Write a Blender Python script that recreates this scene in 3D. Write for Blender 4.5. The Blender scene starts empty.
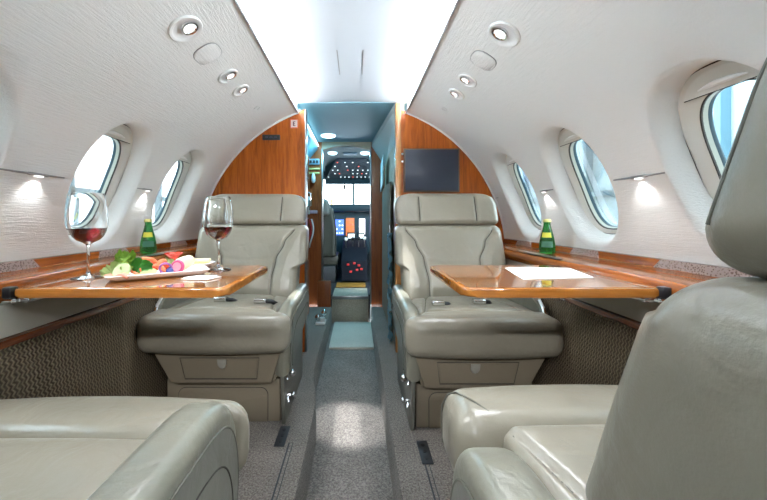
import bpy, bmesh, math, random
from math import sin, cos, pi, sqrt, hypot, radians, atan2
from mathutils import Vector, Matrix

S = bpy.context.scene
COL = S.collection
random.seed(7)

# ------------------------------------------------------------------ objects
def settag(o, label=None, cat=None, group=None, kind=None):
    if label: o['label'] = label
    if cat: o['category'] = cat
    if group: o['group'] = group
    if kind: o['kind'] = kind
    return o

def empty(name, loc=(0, 0, 0), rz=0.0, label=None, cat=None, group=None, kind=None, parent=None):
    o = bpy.data.objects.new(name, None)
    o.empty_display_size = 0.05
    COL.objects.link(o)
    o.location = loc
    o.rotation_euler = (0, 0, rz)
    if parent: o.parent = parent
    return settag(o, label, cat, group, kind)

def obj(name, bm, mat, parent=None, smooth=True, angle=35, label=None, cat=None, group=None, kind=None, loc=None, rot=None):
    bmesh.ops.recalc_face_normals(bm, faces=bm.faces)
    me = bpy.data.meshes.new(name)
    bm.to_mesh(me); bm.free()
    if smooth:
        me.shade_smooth()
        me.set_sharp_from_angle(angle=radians(angle))
    mats = mat if isinstance(mat, (list, tuple)) else [mat]
    for m in mats: me.materials.append(m)
    o = bpy.data.objects.new(name, me)
    COL.objects.link(o)
    if parent: o.parent = parent
    if loc is not None: o.location = loc
    if rot is not None: o.rotation_euler = rot
    return settag(o, label, cat, group, kind)

def NB(): return bmesh.new()

def absorb(bm, src, mi=None):
    me = bpy.data.meshes.new('tmp')
    src.to_mesh(me); src.free()
    n = len(bm.faces)
    bm.from_mesh(me)
    bpy.data.meshes.remove(me)
    if mi is not None:
        bm.faces.ensure_lookup_table()
        for f in bm.faces[n:]: f.material_index = mi
    return bm

def box(bm, lo, hi, bev=0.0, seg=2, M=None, mi=None):
    t = bmesh.new()
    bmesh.ops.create_cube(t, size=1)
    c = [(lo[i] + hi[i]) / 2 for i in range(3)]
    s = [hi[i] - lo[i] for i in range(3)]
    for v in t.verts: v.co = Vector((c[0] + v.co.x * s[0], c[1] + v.co.y * s[1], c[2] + v.co.z * s[2]))
    if bev > 0:
        bmesh.ops.bevel(t, geom=t.edges[:], offset=min(bev, 0.49 * min(s)), segments=seg, affect='EDGES', profile=0.5)
    if M is not None: t.transform(M)
    return absorb(bm, t, mi)

def tube(bm, pts, r, seg=8, closed=False, mi=None):
    t = bmesh.new()
    pts = [Vector(p) for p in pts]
    n = len(pts); rings = []
    up = Vector((0.13, 0.21, 0.97)).normalized()
    prev = None
    for i, p in enumerate(pts):
        if closed: d = pts[(i + 1) % n] - pts[i - 1]
        else: d = pts[min(i + 1, n - 1)] - pts[max(i - 1, 0)]
        d = d.normalized() if d.length > 1e-9 else Vector((0, 1, 0))
        if prev is None:
            a = d.cross(up)
            if a.length < 1e-3: a = d.cross(Vector((1, 0, 0)))
        else:
            a = prev - d * prev.dot(d)
            if a.length < 1e-6: a = d.cross(up)
        a.normalize(); prev = a
        b = d.cross(a)
        rr = r[i] if isinstance(r, (list, tuple)) else r
        rings.append([t.verts.new(p + a * (rr * cos(2 * pi * k / seg)) + b * (rr * sin(2 * pi * k / seg))) for k in range(seg)])
    m = n if closed else n - 1
    for i in range(m):
        A, B = rings[i], rings[(i + 1) % n]
        for k in range(seg):
            t.faces.new((A[k], A[(k + 1) % seg], B[(k + 1) % seg], B[k]))
    if not closed:
        t.faces.new(rings[0][::-1]); t.faces.new(rings[-1])
    return absorb(bm, t, mi)

def lathe(bm, prof, seg=32, M=None, mi=None, cap=True):
    """prof: list of (radius, z)"""
    t = bmesh.new(); rings = []
    for r, z in prof:
        if r < 1e-6: rings.append([t.verts.new((0, 0, z))])
        else: rings.append([t.verts.new((r * cos(2 * pi * k / seg), r * sin(2 * pi * k / seg), z)) for k in range(seg)])
    for A, B in zip(rings, rings[1:]):
        for k in range(seg):
            a = A[k % len(A)]; a2 = A[(k + 1) % len(A)]; b = B[k % len(B)]; b2 = B[(k + 1) % len(B)]
            vs = []
            for v in (a, a2, b2, b):
                if v not in vs: vs.append(v)
            if len(vs) >= 3: t.faces.new(vs)
    if cap:
        if len(rings[0]) > 1: t.faces.new(rings[0][::-1])
        if len(rings[-1]) > 1: t.faces.new(rings[-1])
    if M is not None: t.transform(M)
    return absorb(bm, t, mi)

def cyl(bm, p0, p1, r, seg=16, mi=None):
    return tube(bm, [p0, p1], r, seg, mi=mi)

def ball(bm, c, r, sc=(1, 1, 1), u=16, v=10, M=None, mi=None):
    t = bmesh.new()
    bmesh.ops.create_uvsphere(t, u_segments=u, v_segments=v, radius=r)
    for w in t.verts: w.co = Vector((w.co.x * sc[0], w.co.y * sc[1], w.co.z * sc[2]))
    if M is not None: t.transform(M)
    for w in t.verts: w.co += Vector(c)
    return absorb(bm, t, mi)

def prism(bm, outline, fn, a0, a1, bev=0.0, seg=3, mi=None):
    """extrude a 2D outline between a0 and a1; fn(p,q,a) gives xyz"""
    t = bmesh.new()
    A = [t.verts.new(fn(p, q, a0)) for p, q in outline]
    B = [t.verts.new(fn(p, q, a1)) for p, q in outline]
    n = len(A)
    f1 = t.faces.new(A[::-1]); f2 = t.faces.new(B)
    for i in range(n): t.faces.new((A[i], A[(i + 1) % n], B[(i + 1) % n], B[i]))
    if bev > 0:
        es = set(f1.edges) | set(f2.edges)
        bmesh.ops.bevel(t, geom=list(es), offset=bev, segments=seg, affect='EDGES', profile=0.5)
    return absorb(bm, t, mi)

def roundprism(bm, outline, fn, a0, a1, r, nl=7):
    """extrusion whose two rims are rolled over with radius r"""
    n = len(outline)
    area = sum(outline[i][0] * outline[(i + 1) % n][1] - outline[(i + 1) % n][0] * outline[i][1] for i in range(n))
    sg = 1 if area > 0 else -1
    nrm = []
    for i in range(n):
        a, b, c = outline[i - 1], outline[i], outline[(i + 1) % n]
        d1 = Vector((b[0] - a[0], b[1] - a[1])); d2 = Vector((c[0] - b[0], c[1] - b[1]))
        d1.normalize(); d2.normalize()
        t = (d1 + d2).normalized() if (d1 + d2).length > 1e-6 else d1
        nrm.append(Vector((-t.y, t.x)) * sg)
    t = bmesh.new(); rings = []
    lay = [(a0 + r - r * cos(k * pi / 2 / nl), r - r * sin(k * pi / 2 / nl)) for k in range(nl + 1)]
    lay += [(a1 - (x - a0), d) for x, d in reversed(lay)]
    for x, d in lay:
        rings.append([t.verts.new(fn(p + nn.x * d, q + nn.y * d, x)) for (p, q), nn in zip(outline, nrm)])
    t.faces.new(rings[0]); t.faces.new(rings[-1])
    for A, B in zip(rings, rings[1:]):
        for i in range(n): t.faces.new((A[i], A[(i + 1) % n], B[(i + 1) % n], B[i]))
    return absorb(bm, t)

def FX(p, q, a): return (a, p, q)     # outline in y,z, extruded along x
def FY(p, q, a): return (p, a, q)     # outline in x,z, extruded along y
def FZ(p, q, a): return (p, q, a)

def slab(bm, w, v0, v1, t, r, fmap, nu=44, nv=36, groove=None, crown=0.0, crownb=0.0, ucen=None, mi=None):
    """soft cushion: half width w(v), rows v0..v1, thickness t, edge radius r. fmap(u,v,n)->xyz"""
    if not callable(w):
        w_ = w; w = lambda v: w_
    tb = bmesh.new(); rows = []
    vc, hv = (v0 + v1) / 2, (v1 - v0) / 2
    vs = []
    for j in range(nv + 1):
        q = -1 + 2 * j / nv
        vs.append(vc + hv * (0.75 * sin(q * pi / 2) + 0.25 * q))
    r = min(r, t / 2 * 0.999)
    for v in vs:
        ev = max(0.0, abs(v - vc) - (hv - r)) / r
        ev = min(ev, 1.0)
        wv = w(v)
        we = (wv - r) + r * sqrt(max(0.0, 1 - ev * ev))
        uc = ucen(v) if ucen else 0.0
        F, B = [], []
        for i in range(nu + 1):
            q = -1 + 2 * i / nu
            u = we * (0.6 * sin(q * pi / 2) + 0.4 * q)
            eu = max(0.0, abs(u) - (wv - r)) / r
            e = min(1.0, hypot(eu, ev))
            d = r * (1 - sqrt(max(0.0, 1 - e * e)))
            fu, fv = u / max(wv, 1e-6), (v - vc) / hv
            nn = t / 2 - d + crown * (1 - fu * fu) * (1 - fv ** 4)
            if groove: nn -= groove(u, v) * (1 - e)
            F.append(tb.verts.new(fmap(u + uc, v, nn)))
            B.append(tb.verts.new(fmap(u + uc, v, -(t / 2 - d) - crownb * (1 - fu * fu) * (1 - fv ** 4))))
        rows.append((F, B))
    for (F0, B0), (F1, B1) in zip(rows, rows[1:]):
        for i in range(nu):
            tb.faces.new((F0[i], F0[i + 1], F1[i + 1], F1[i]))
            tb.faces.new((B0[i + 1], B0[i], B1[i], B1[i + 1]))
        tb.faces.new((B0[0], F0[0], F1[0], B1[0]))
        tb.faces.new((F0[-1], B0[-1], B1[-1], F1[-1]))
    for F, B in (rows[0], rows[-1]):
        for i in range(nu): tb.faces.new((F[i], F[i + 1], B[i + 1], B[i]))
    bmesh.ops.remove_doubles(tb, verts=tb.verts[:], dist=1e-5)
    return absorb(bm, tb, mi)

def lerp_table(tab, x):
    if x <= tab[0][0]: return tab[0][1]
    for (a, p), (b, q) in zip(tab, tab[1:]):
        if x <= b:
            f = (x - a) / (b - a)
            f = f * f * (3 - 2 * f)
            return p + (q - p) * f
    return tab[-1][1]

# ------------------------------------------------------------------ materials
def mat(name, col, rough=0.5, metal=0.0, coat=0.0, spec=0.5, trans=0.0, ior=1.45, emit=None, estr=0.0, sheen=0.0):
    m = bpy.data.materials.new(name); m.use_nodes = True
    b = m.node_tree.nodes['Principled BSDF']
    b.inputs['Base Color'].default_value = (*col, 1)
    b.inputs['Roughness'].default_value = rough
    b.inputs['Metallic'].default_value = metal
    b.inputs['Coat Weight'].default_value = coat
    b.inputs['Coat Roughness'].default_value = 0.04
    b.inputs['Specular IOR Level'].default_value = spec
    b.inputs['Transmission Weight'].default_value = trans
    b.inputs['IOR'].default_value = ior
    b.inputs['Sheen Weight'].default_value = sheen
    if emit:
        b.inputs['Emission Color'].default_value = (*emit, 1)
        b.inputs['Emission Strength'].default_value = estr
    return m

def nodes(m): return m.node_tree.nodes, m.node_tree.links, m.node_tree.nodes['Principled BSDF']

def coords(N, L, scale=(1, 1, 1), rot=(0, 0, 0)):
    tc = N.new('ShaderNodeTexCoord'); mp = N.new('ShaderNodeMapping')
    L.new(tc.outputs['Object'], mp.inputs['Vector'])
    mp.inputs['Scale'].default_value = scale
    mp.inputs['Rotation'].default_value = rot
    return mp.outputs['Vector']

def noise(N, L, vec, scale, detail=4, rough=0.55, dist=0.0):
    n = N.new('ShaderNodeTexNoise')
    L.new(vec, n.inputs['Vector'])
    n.inputs['Scale'].default_value = scale
    n.inputs['Detail'].default_value = detail
    n.inputs['Roughness'].default_value = rough
    n.inputs['Distortion'].default_value = dist
    return n.outputs['Fac']

def ramp(N, L, fac, stops):
    r = N.new('ShaderNodeValToRGB')
    L.new(fac, r.inputs['Fac'])
    cr = r.color_ramp
    while len(cr.elements) < len(stops): cr.elements.new(0.5)
    for e, (p, c) in zip(cr.elements, stops):
        e.position = p; e.color = (*c, 1)
    return r.outputs['Color']

def bump(N, L, b, h, strength=0.2, dist=0.002):
    n = N.new('ShaderNodeBump')
    n.inputs['Strength'].default_value = strength
    n.inputs['Distance'].default_value = dist
    L.new(h, n.inputs['Height'])
    L.new(n.outputs['Normal'], b.inputs['Normal'])

def math_node(N, L, op, a, b=None):
    n = N.new('ShaderNodeMath'); n.operation = op
    for i, x in enumerate((a, b)):
        if x is None: continue
        if isinstance(x, (int, float)): n.inputs[i].default_value = x
        else: L.new(x, n.inputs[i])
    return n.outputs[0]

def leather(name, col, rough=0.42):
    m = mat(name, col, rough, spec=0.6)
    N, L, b = nodes(m)
    v = coords(N, L)
    big = noise(N, L, v, 7, 3)
    c = ramp(N, L, big, [(0.3, tuple(x * 0.94 for x in col)), (0.7, tuple(min(1, x * 1.05) for x in col))])
    L.new(c, b.inputs['Base Color'])
    fine = noise(N, L, v, 420, 2)
    wr = noise(N, L, v, 16, 3, 0.5, 0.6)
    h = math_node(N, L, 'ADD', math_node(N, L, 'MULTIPLY', fine, 0.10), math_node(N, L, 'MULTIPLY', wr, 1.7))
    bump(N, L, b, h, 0.35, 0.006)
    return m

def wood(name, dark, mid, light, axis='Z', rough=0.16, coat=0.7, sc=1.0):
    m = mat(name, mid, rough, coat=coat)
    N, L, b = nodes(m)
    s = {'X': (1.2, 16, 16), 'Y': (16, 1.2, 16), 'Z': (16, 16, 1.2)}[axis]
    v = coords(N, L, tuple(x * sc for x in s))
    a = noise(N, L, v, 2.2, 8, 0.62, 1.4)
    v2 = coords(N, L, tuple(x * 4 * sc for x in s))
    f = noise(N, L, v2, 3, 3, 0.6)
    x = math_node(N, L, 'ADD', math_node(N, L, 'MULTIPLY', a, 0.78), math_node(N, L, 'MULTIPLY', f, 0.22))
    L.new(ramp(N, L, x, [(0.30, dark), (0.5, mid), (0.70, light)]), b.inputs['Base Color'])
    return m

M = {}
M['leather'] = leather('leather', (0.262, 0.232, 0.178), 0.29)
M['leather_arm'] = leather('leather_arm', (0.215, 0.203, 0.157), 0.30)
M['plastic_side'] = leather('leather_side', (0.175, 0.168, 0.14), 0.45)
M['seam'] = mat('seam', (0.05, 0.045, 0.035), 0.7)
M['piping'] = mat('piping', (0.12, 0.112, 0.088), 0.5)
M['base'] = mat('base', (0.255, 0.208, 0.145), 0.45)
M['chrome'] = mat('chrome', (0.82, 0.83, 0.85), 0.12, 1.0)
M['steel'] = mat('steel', (0.38, 0.37, 0.36), 0.32, 1.0)
M['black'] = mat('black', (0.012, 0.012, 0.014), 0.4)
M['dark'] = mat('dark', (0.03, 0.032, 0.036), 0.5)
M['white'] = mat('white', (0.8, 0.79, 0.76), 0.35)
M['red'] = mat('red', (0.6, 0.03, 0.03), 0.4)
M['wood'] = wood('bulkhead_wood', (0.17, 0.036, 0.004), (0.40, 0.088, 0.008), (0.56, 0.150, 0.015), 'Z', 0.34, 0.10)
M['wood'].node_tree.nodes['Principled BSDF'].inputs['Specular IOR Level'].default_value = 0.3
M['wood_edge'] = wood('edge_wood', (0.35, 0.14, 0.04), (0.5, 0.22, 0.07), (0.6, 0.3, 0.1), 'Z', 0.25, 0.3)
M['wood_ledge'] = wood('ledge_wood', (0.12, 0.028, 0.004), (0.29, 0.075, 0.009), (0.43, 0.135, 0.018), 'Y', 0.16, 0.5)
M['wood_table'] = wood('table_wood', (0.15, 0.045, 0.009), (0.27, 0.088, 0.018), (0.37, 0.14, 0.032), 'Y', 0.10, 0.9)
M['wood_rim'] = wood('table_rim_wood', (0.24, 0.075, 0.012), (0.40, 0.14, 0.022), (0.52, 0.21, 0.04), 'X', 0.14, 0.8)
M['wood_dark'] = wood('dark_wood', (0.06, 0.012, 0.004), (0.15, 0.035, 0.008), (0.22, 0.06, 0.012), 'Y', 0.2, 0.6)
M['wood_red'] = wood('red_wood', (0.14, 0.026, 0.007), (0.28, 0.065, 0.014), (0.38, 0.10, 0.024), 'Z', 0.3, 0.3)

def liner(name, col, amp=0.5):
    m = mat(name, col, 0.62, spec=0.35)
    N, L, b = nodes(m)
    v = coords(N, L, (80, 13, 190))
    h = noise(N, L, v, 1.5, 4, 0.6, 0.4)
    v2 = coords(N, L, (1, 1, 1))
    h2 = noise(N, L, v2, 260, 2)
    hh = math_node(N, L, 'ADD', h, math_node(N, L, 'MULTIPLY', h2, 0.25))
    bump(N, L, b, hh, amp, 0.003)
    return m
M['liner'] = liner('cabin_liner', (0.80, 0.785, 0.75), 0.7)
M['reveal'] = mat('window_reveal', (0.60, 0.565, 0.50), 0.6)
M['ceiling'] = mat('ceiling_panel', (0.56, 0.585, 0.615), 0.5)
M['frame'] = mat('window_frame', (0.66, 0.645, 0.585), 0.42)
M['shade'] = mat('window_shade', (0.66, 0.65, 0.60), 0.3)
M['ring'] = mat('inner_ring', (0.34, 0.35, 0.29), 0.35)
M['gasket'] = mat('gasket', (0.03, 0.025, 0.02), 0.5)
M['teal_ring'] = mat('teal_ring', (0.015, 0.045, 0.06), 0.3)
M['panel'] = mat('lower_panel', (0.36, 0.335, 0.28), 0.5)
M['corr'] = mat('corridor_liner', (0.18, 0.37, 0.46), 0.5)  # cyan cast of the corridor light is mixed into this liner colour
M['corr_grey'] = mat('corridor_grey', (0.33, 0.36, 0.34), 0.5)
M['tan'] = mat('tan', (0.36, 0.31, 0.22), 0.6)

# carpet
def carpet(name, c0, c1):
    m = mat(name, c0, 0.95, spec=0.1, sheen=0.2)
    N, L, b = nodes(m)
    v = coords(N, L)
    a = noise(N, L, v, 170, 3, 0.7)
    g = noise(N, L, v, 5, 2)
    x = math_node(N, L, 'ADD', math_node(N, L, 'MULTIPLY', a, 0.85), math_node(N, L, 'MULTIPLY', g, 0.15))
    L.new(ramp(N, L, x, [(0.38, c0), (0.62, c1)]), b.inputs['Base Color'])
    bump(N, L, b, a, 1.0, 0.006)
    return m
M['carpet'] = carpet('carpet', (0.095, 0.078, 0.063), (0.31, 0.268, 0.228))
M['carpet_aisle'] = carpet('carpet_aisle', (0.11, 0.094, 0.081), (0.34, 0.30, 0.265))
M['carpet_step'] = carpet('carpet_step', (0.30, 0.27, 0.21), (0.48, 0.43, 0.34))

# woven wall fabric: rows of little zigzags
def woven():
    m = mat('woven_fabric', (0.2, 0.14, 0.09), 0.9, spec=0.15)
    N, L, b = nodes(m)
    tc = N.new('ShaderNodeTexCoord'); sp = N.new('ShaderNodeSeparateXYZ')
    L.new(tc.outputs['Object'], sp.inputs[0])
    z = sp.outputs['Z']; y = sp.outputs['Y']
    n = noise(N, L, tc.outputs['Object'], 14, 2)
    zig = math_node(N, L, 'PINGPONG', math_node(N, L, 'ADD', z, math_node(N, L, 'MULTIPLY', n, 0.02)), 0.008)
    ph = math_node(N, L, 'ADD', y, math_node(N, L, 'MULTIPLY', zig, 0.75))
    ph = math_node(N, L, 'ADD', ph, math_node(N, L, 'MULTIPLY', n, 0.012))
    w = math_node(N, L, 'SINE', math_node(N, L, 'MULTIPLY', ph, 2 * pi / 0.0115))
    w = math_node(N, L, 'ADD', math_node(N, L, 'MULTIPLY', w, 0.5), 0.5)
    L.new(ramp(N, L, w, [(0.15, (0.10, 0.073, 0.048)), (0.6, (0.155, 0.115, 0.073)), (0.95, (0.25, 0.19, 0.12))]), b.inputs['Base Color'])
    bump(N, L, b, w, 0.8, 0.006)
    return m
M['woven'] = woven()

def pane_mat():
    m = bpy.data.materials.new('window_pane'); m.use_nodes = True
    N, L = m.node_tree.nodes, m.node_tree.links
    N.clear()
    out = N.new('ShaderNodeOutputMaterial'); mx = N.new('ShaderNodeMixShader')
    tr = N.new('ShaderNodeBsdfTransparent'); gl = N.new('ShaderNodeBsdfGlossy')
    tr.inputs[0].default_value = (0.93, 0.98, 1.0, 1); gl.inputs['Roughness'].default_value = 0.02
    fr = N.new('ShaderNodeFresnel'); fr.inputs[0].default_value = 1.35
    mm = N.new('ShaderNodeMath'); mm.operation = 'MULTIPLY'; mm.inputs[1].default_value = 0.5
    L.new(fr.outputs[0], mm.inputs[0])
    L.new(mm.outputs[0], mx.inputs[0]); L.new(tr.outputs[0], mx.inputs[1]); L.new(gl.outputs[0], mx.inputs[2])
    L.new(mx.outputs[0], out.inputs[0])
    return m
M['pane'] = pane_mat()

def glow(name, col, s):
    m = bpy.data.materials.new(name); m.use_nodes = True
    N, L = m.node_tree.nodes, m.node_tree.links
    N.clear()
    out = N.new('ShaderNodeOutputMaterial'); e = N.new('ShaderNodeEmission')
    e.inputs[0].default_value = (*col, 1); e.inputs[1].default_value = s
    L.new(e.outputs[0], out.inputs[0])
    return m
M['led'] = glow('cove_led', (0.84, 0.93, 1.0), 48.0)
M['bulb'] = glow('lamp_bulb', (1.0, 0.98, 0.95), 0.42)
M['corr_led'] = glow('corridor_led', (0.55, 0.90, 1.0), 1.6)

M['glass'] = mat('clear_glass', (1, 1, 1), 0.0, trans=1.0, ior=1.45)
M['wine'] = mat('red_wine', (0.16, 0.002, 0.008), 0.0, trans=0.6, ior=1.34)
M['bottle'] = mat('green_glass', (0.04, 0.46, 0.09), 0.03, trans=0.85, ior=1.45)
M['gold'] = mat('gold_cap', (0.62, 0.55, 0.2), 0.35, 0.4)
M['yellow'] = mat('yellow_label', (0.72, 0.66, 0.06), 0.5)
M['china'] = mat('china', (0.82, 0.81, 0.79), 0.2, coat=0.3)
M['paper'] = mat('paper', (0.86, 0.85, 0.82), 0.6)
M['screen'] = mat('screen', (0.035, 0.04, 0.058), 0.25)
M['grille'] = None
M['dish'] = mat('lamp_dish', (0.88, 0.87, 0.85), 0.25)

def grille():
    m = mat('air_grille', (0.3, 0.24, 0.21), 0.5)
    N, L, b = nodes(m)
    v = coords(N, L, (1, 1, 1))
    vo = N.new('ShaderNodeTexVoronoi'); vo.inputs['Scale'].default_value = 190
    L.new(v, vo.inputs['Vector'])
    L.new(ramp(N, L, vo.outputs['Distance'], [(0.25, (0.12, 0.07, 0.05)), (0.5, (0.36, 0.28, 0.25))]), b.inputs['Base Color'])
    return m
M['grille'] = grille()

# ------------------------------------------------------------------ dimensions
R, ZC = 0.93, 0.57           # cabin section
LIPX = 0.322
Y0, YB = -1.4, 2.02          # cabin from behind the camera to the bulkhead
A_LIP = atan2(sqrt(R * R - LIPX * LIPX), LIPX)
A_LOW = math.asin((0.684 - ZC) / R)
A_WIN = radians(22.7)

def shell(side, y, s, d=0.0):
    """point on the cabin liner; s is arc length above window middle, d outward"""
    a = A_WIN + s / R
    return Vector((side * (R + d) * cos(a), y, ZC + (R + d) * sin(a)))

S_LOW = (A_LOW - A_WIN) * R
S_TOP = (A_LIP - A_WIN) * R
WIN = {-1: [0.67, 1.195, 1.65], 1: [0.738, 1.245, 1.712]}
OA, OB, OU = 0.155, 0.246, 0.011        # outer soft edge of the window reveal (half sizes)
IA, IB = 0.143, 0.204        # window frame (half sizes)

def sell(a, b, t, n=2.3):
    c, s = cos(t), sin(t)
    return a * math.copysign(abs(c) ** (2 / n), c), b * math.copysign(abs(s) ** (2 / n), s)

def build_liner(side):
    bm = NB()
    NS, NY = 26, 14
    half = 0.2145
    def grid(ya, yb, n):
        g = [[bm.verts.new(shell(side, ya + (yb - ya) * i / n, S_LOW + (S_TOP - S_LOW) * j / NS)) for j in range(NS + 1)] for i in range(n + 1)]
        for i in range(n):
            for j in range(NS):
                bm.faces.new((g[i][j], g[i + 1][j], g[i + 1][j + 1], g[i][j + 1]))
    spans = []
    cur = Y0
    for yc in WIN[side]:
        spans.append((cur, yc - half)); cur = yc + half
    spans.append((cur, YB))
    for a, b in spans:
        if b - a > 0.003: grid(a, b, max(1, int((b - a) / 0.06)))
    for yc in WIN[side]:
        rect = []
        for j in range(NS): rect.append((half, S_LOW + (S_TOP - S_LOW) * j / NS))
        for i in range(NY): rect.append((half - 2 * half * i / NY, S_TOP))
        for j in range(NS): rect.append((-half, S_TOP + (S_LOW - S_TOP) * j / NS))
        for i in range(NY): rect.append((-half + 2 * half * i / NY, S_LOW))
        # resample ellipse at the direction of each rectangle point
        rings = []
        K = 10
        for k in range(K + 1):
            f = (k / K)
            ring = []
            for (u, s) in rect:
                t = atan2(s / OB, u / OA)
                eu, es = sell(OA, OB, t)
                ff = 1 - (1 - f) ** 1.0
                eu += OU
                ring.append(bm.verts.new(shell(side, yc + u + (eu - u) * ff, s + (es - s) * ff)))
            rings.append(ring)
        for (ka, dd) in ((0.08, 0.0008), (0.2, 0.003), (0.34, 0.0075), (0.5, 0.016), (0.68, 0.030), (0.84, 0.046), (1.0, 0.063)):
            ring = []
            for (u, s) in rect:
                t = atan2(s / OB, u / OA)
                a = OA + (IA - OA) * ka; b = OB + (IB - OB) * ka
                eu, es = sell(a, b, t)
                ring.append(bm.verts.new(shell(side, yc + eu + OU * (1 - ka), es, dd)))
            rings.append(ring)
        n = len(rect)
        for A, B in zip(rings, rings[1:]):
            for i in range(n): bm.faces.new((A[i], A[(i + 1) % n], B[(i + 1) % n], B[i]))
    bmesh.ops.remove_doubles(bm, verts=bm.verts[:], dist=1e-4)
    return bm

def ringmesh(side, yc, prof, n=72, nexp=2.7, ds=0.0, ds1=None):
    bm = NB(); rings = []
    for q, (a, b, d) in enumerate(prof):
        r = []
        off = ds if ds1 is None else ds1 * q
        for k in range(n):
            u, s = sell(a, b, 2 * pi * k / n, nexp)
            r.append(bm.verts.new(shell(side, yc + u, s + off, d)))
        rings.append(r)
    for A, B in zip(rings, rings[1:]):
        for k in range(n): bm.faces.new((A[k], A[(k + 1) % n], B[(k + 1) % n], B[k]))
    return bm

def build_window(side, yc, idx):
    e = empty('window_%d' % idx, tuple(shell(side, yc, 0.0)), kind='structure')
    inv = Matrix.Translation(-e.location)
    def put(name, bm, m, par=e, **k):
        bm.transform(inv)
        return obj(name, bm, m, par, **k)
    put('window_frame', ringmesh(side, yc, [(0.1435, 0.2045, 0.063), (0.141, 0.202, 0.060), (0.137, 0.198, 0.0595), (0.122, 0.190, 0.0625)]), M['frame'])
    put('frame_edge', ringmesh(side, yc, [(0.1445, 0.2055, 0.0625), (0.1442, 0.2052, 0.0595), (0.1412, 0.2022, 0.0588)]), M['gasket'])
    put('frame_panel', ringmesh(side, yc, [(0.1225, 0.1905, 0.0624), (0.105, 0.169, 0.066)], ds1=-0.020), M['frame'])
    put('gasket', ringmesh(side, yc, [(0.1055, 0.1695, 0.0655), (0.1020, 0.1660, 0.0655), (0.101, 0.165, 0.070)], ds=-0.020), M['gasket'])
    put('inner_ring', ringmesh(side, yc, [(0.1012, 0.1652, 0.069), (0.099, 0.163, 0.080)], ds=-0.020), M['ring'])
    put('outer_gasket', ringmesh(side, yc, [(0.0992, 0.1632, 0.080), (0.0970, 0.161, 0.086), (0.0965, 0.1605, 0.090), (0.20, 0.26, 0.091)], ds=-0.020), M['teal_ring'])
    bm = NB()
    for d in (0.0865, 0.0885):
        prev = None; c0 = bm.verts.new(shell(side, yc, -0.020, d))
        for q in range(1, 9):
            ring = []
            for k in range(60):
                u, s = sell(0.0972 * q / 8, 0.1613 * q / 8, 2 * pi * k / 60, 2.0 + 0.7 * q / 8)
                ring.append(bm.verts.new(shell(side, yc + u, s - 0.020, d)))
            for k in range(60):
                if prev is None: bm.faces.new((c0, ring[k], ring[(k + 1) % 60]))
                else: bm.faces.new((prev[k], ring[k], ring[(k + 1) % 60], prev[(k + 1) % 60]))
            prev = ring
    put('window_pane', bm, M['pane'])
    # pull-down shade parked at the top of the frame
    bm = NB(); n = 28
    s0 = 0.146
    top, bot = [], []
    for k in range(n + 1):
        f = -1 + 2 * k / n
        A_, B_ = 0.130, 0.194
        um = A_ * (1 - (s0 / B_) ** 2.3) ** (1 / 2.3)
        u = um * f
        st = B_ * max(0.0, 1 - (abs(u) / A_) ** 2.3) ** (1 / 2.3)
        top.append((u, st)); bot.append((u, s0))
    for dd in (0,):
        rows = []
        for q in range(5):
            rows.append([bm.verts.new(shell(side, yc + a[0], b[1] + (a[1] - b[1]) * q / 4, 0.0570)) for a, b in zip(top, bot)])
        low = [bm.verts.new(shell(side, yc + b[0], b[1], 0.066)) for b in bot]
        for A, B in zip([low] + rows, rows):
            for i in range(n): bm.faces.new((A[i], A[i + 1], B[i + 1], B[i]))
    bmesh.ops.remove_doubles(bm, verts=bm.verts[:], dist=1e-5)
    sh = put('window_shade', bm, M['shade'])
    bm = NB(); tube(bm, [shell(side, yc + a[0] * 0.985, a[1], 0.0568) for a in bot], 0.0012, 6)
    put('shade_lip', bm, M['gasket'], sh)
    bm = NB()
    pts = [shell(side, yc - 0.05 + 0.10 * k / 10, 0.160 + 0.004 * sin(pi * k / 10), 0.0545) for k in range(11)]
    tube(bm, pts, [0.002 + 0.0045 * sin(pi * k / 10) for k in range(11)], 8)
    put('shade_handle', bm, M['white'], sh)
    return e

# ------------------------------------------------------------------ shell
for side, nm in ((-1, 'left'), (1, 'right')):
    obj('wall_' + nm, build_liner(side), M['liner'], kind='structure', angle=60)
idx = 1
for side in (-1, 1):
    for yc in WIN[side]:
        build_window(side, yc, idx); idx += 1

# ceiling panel with cove channels
bm = NB()
prof = [(-LIPX - 0.0, 1.4425), (-0.334, 1.4400), (-0.345, 1.446), (-0.43, 1.446), (-0.43, 1.497), (-0.40, 1.502), (-0.2, 1.512), (0, 1.515),
        (0.2, 1.512), (0.40, 1.502), (0.43, 1.497), (0.43, 1.446), (0.345, 1.446), (0.334, 1.4400), (LIPX, 1.4425)]
A = [bm.verts.new((x, Y0, z)) for x, z in prof]; B = [bm.verts.new((x, YB + 0.03, z)) for x, z in prof]
for i in range(len(prof) - 1): bm.faces.new((A[i], A[i + 1], B[i + 1], B[i]))
obj('ceiling', bm, M['ceiling'], kind='structure', angle=25)
# lip trims + led strips in the coves
for k, side in enumerate((-1, 1)):
    bm = NB(); tube(bm, [(side * 0.326, Y0, 1.4405), (side * 0.326, YB, 1.4405)], 0.0045, 8)
    obj('trim_%d' % (k + 1), bm, M['ceiling'], kind='structure')
    bm = NB(); box(bm, (side * 0.372 - 0.006, Y0 + 0.02, 1.448), (side * 0.372 + 0.006, YB - 0.02, 1.456))
    obj('cove_light', bm, M['led'], smooth=False, label=('strip light tucked in the ceiling cove above the food table' if side < 0 else 'strip light tucked in the ceiling cove above the table with the papers'), cat='light strip', group='ceiling cove lights')
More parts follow.
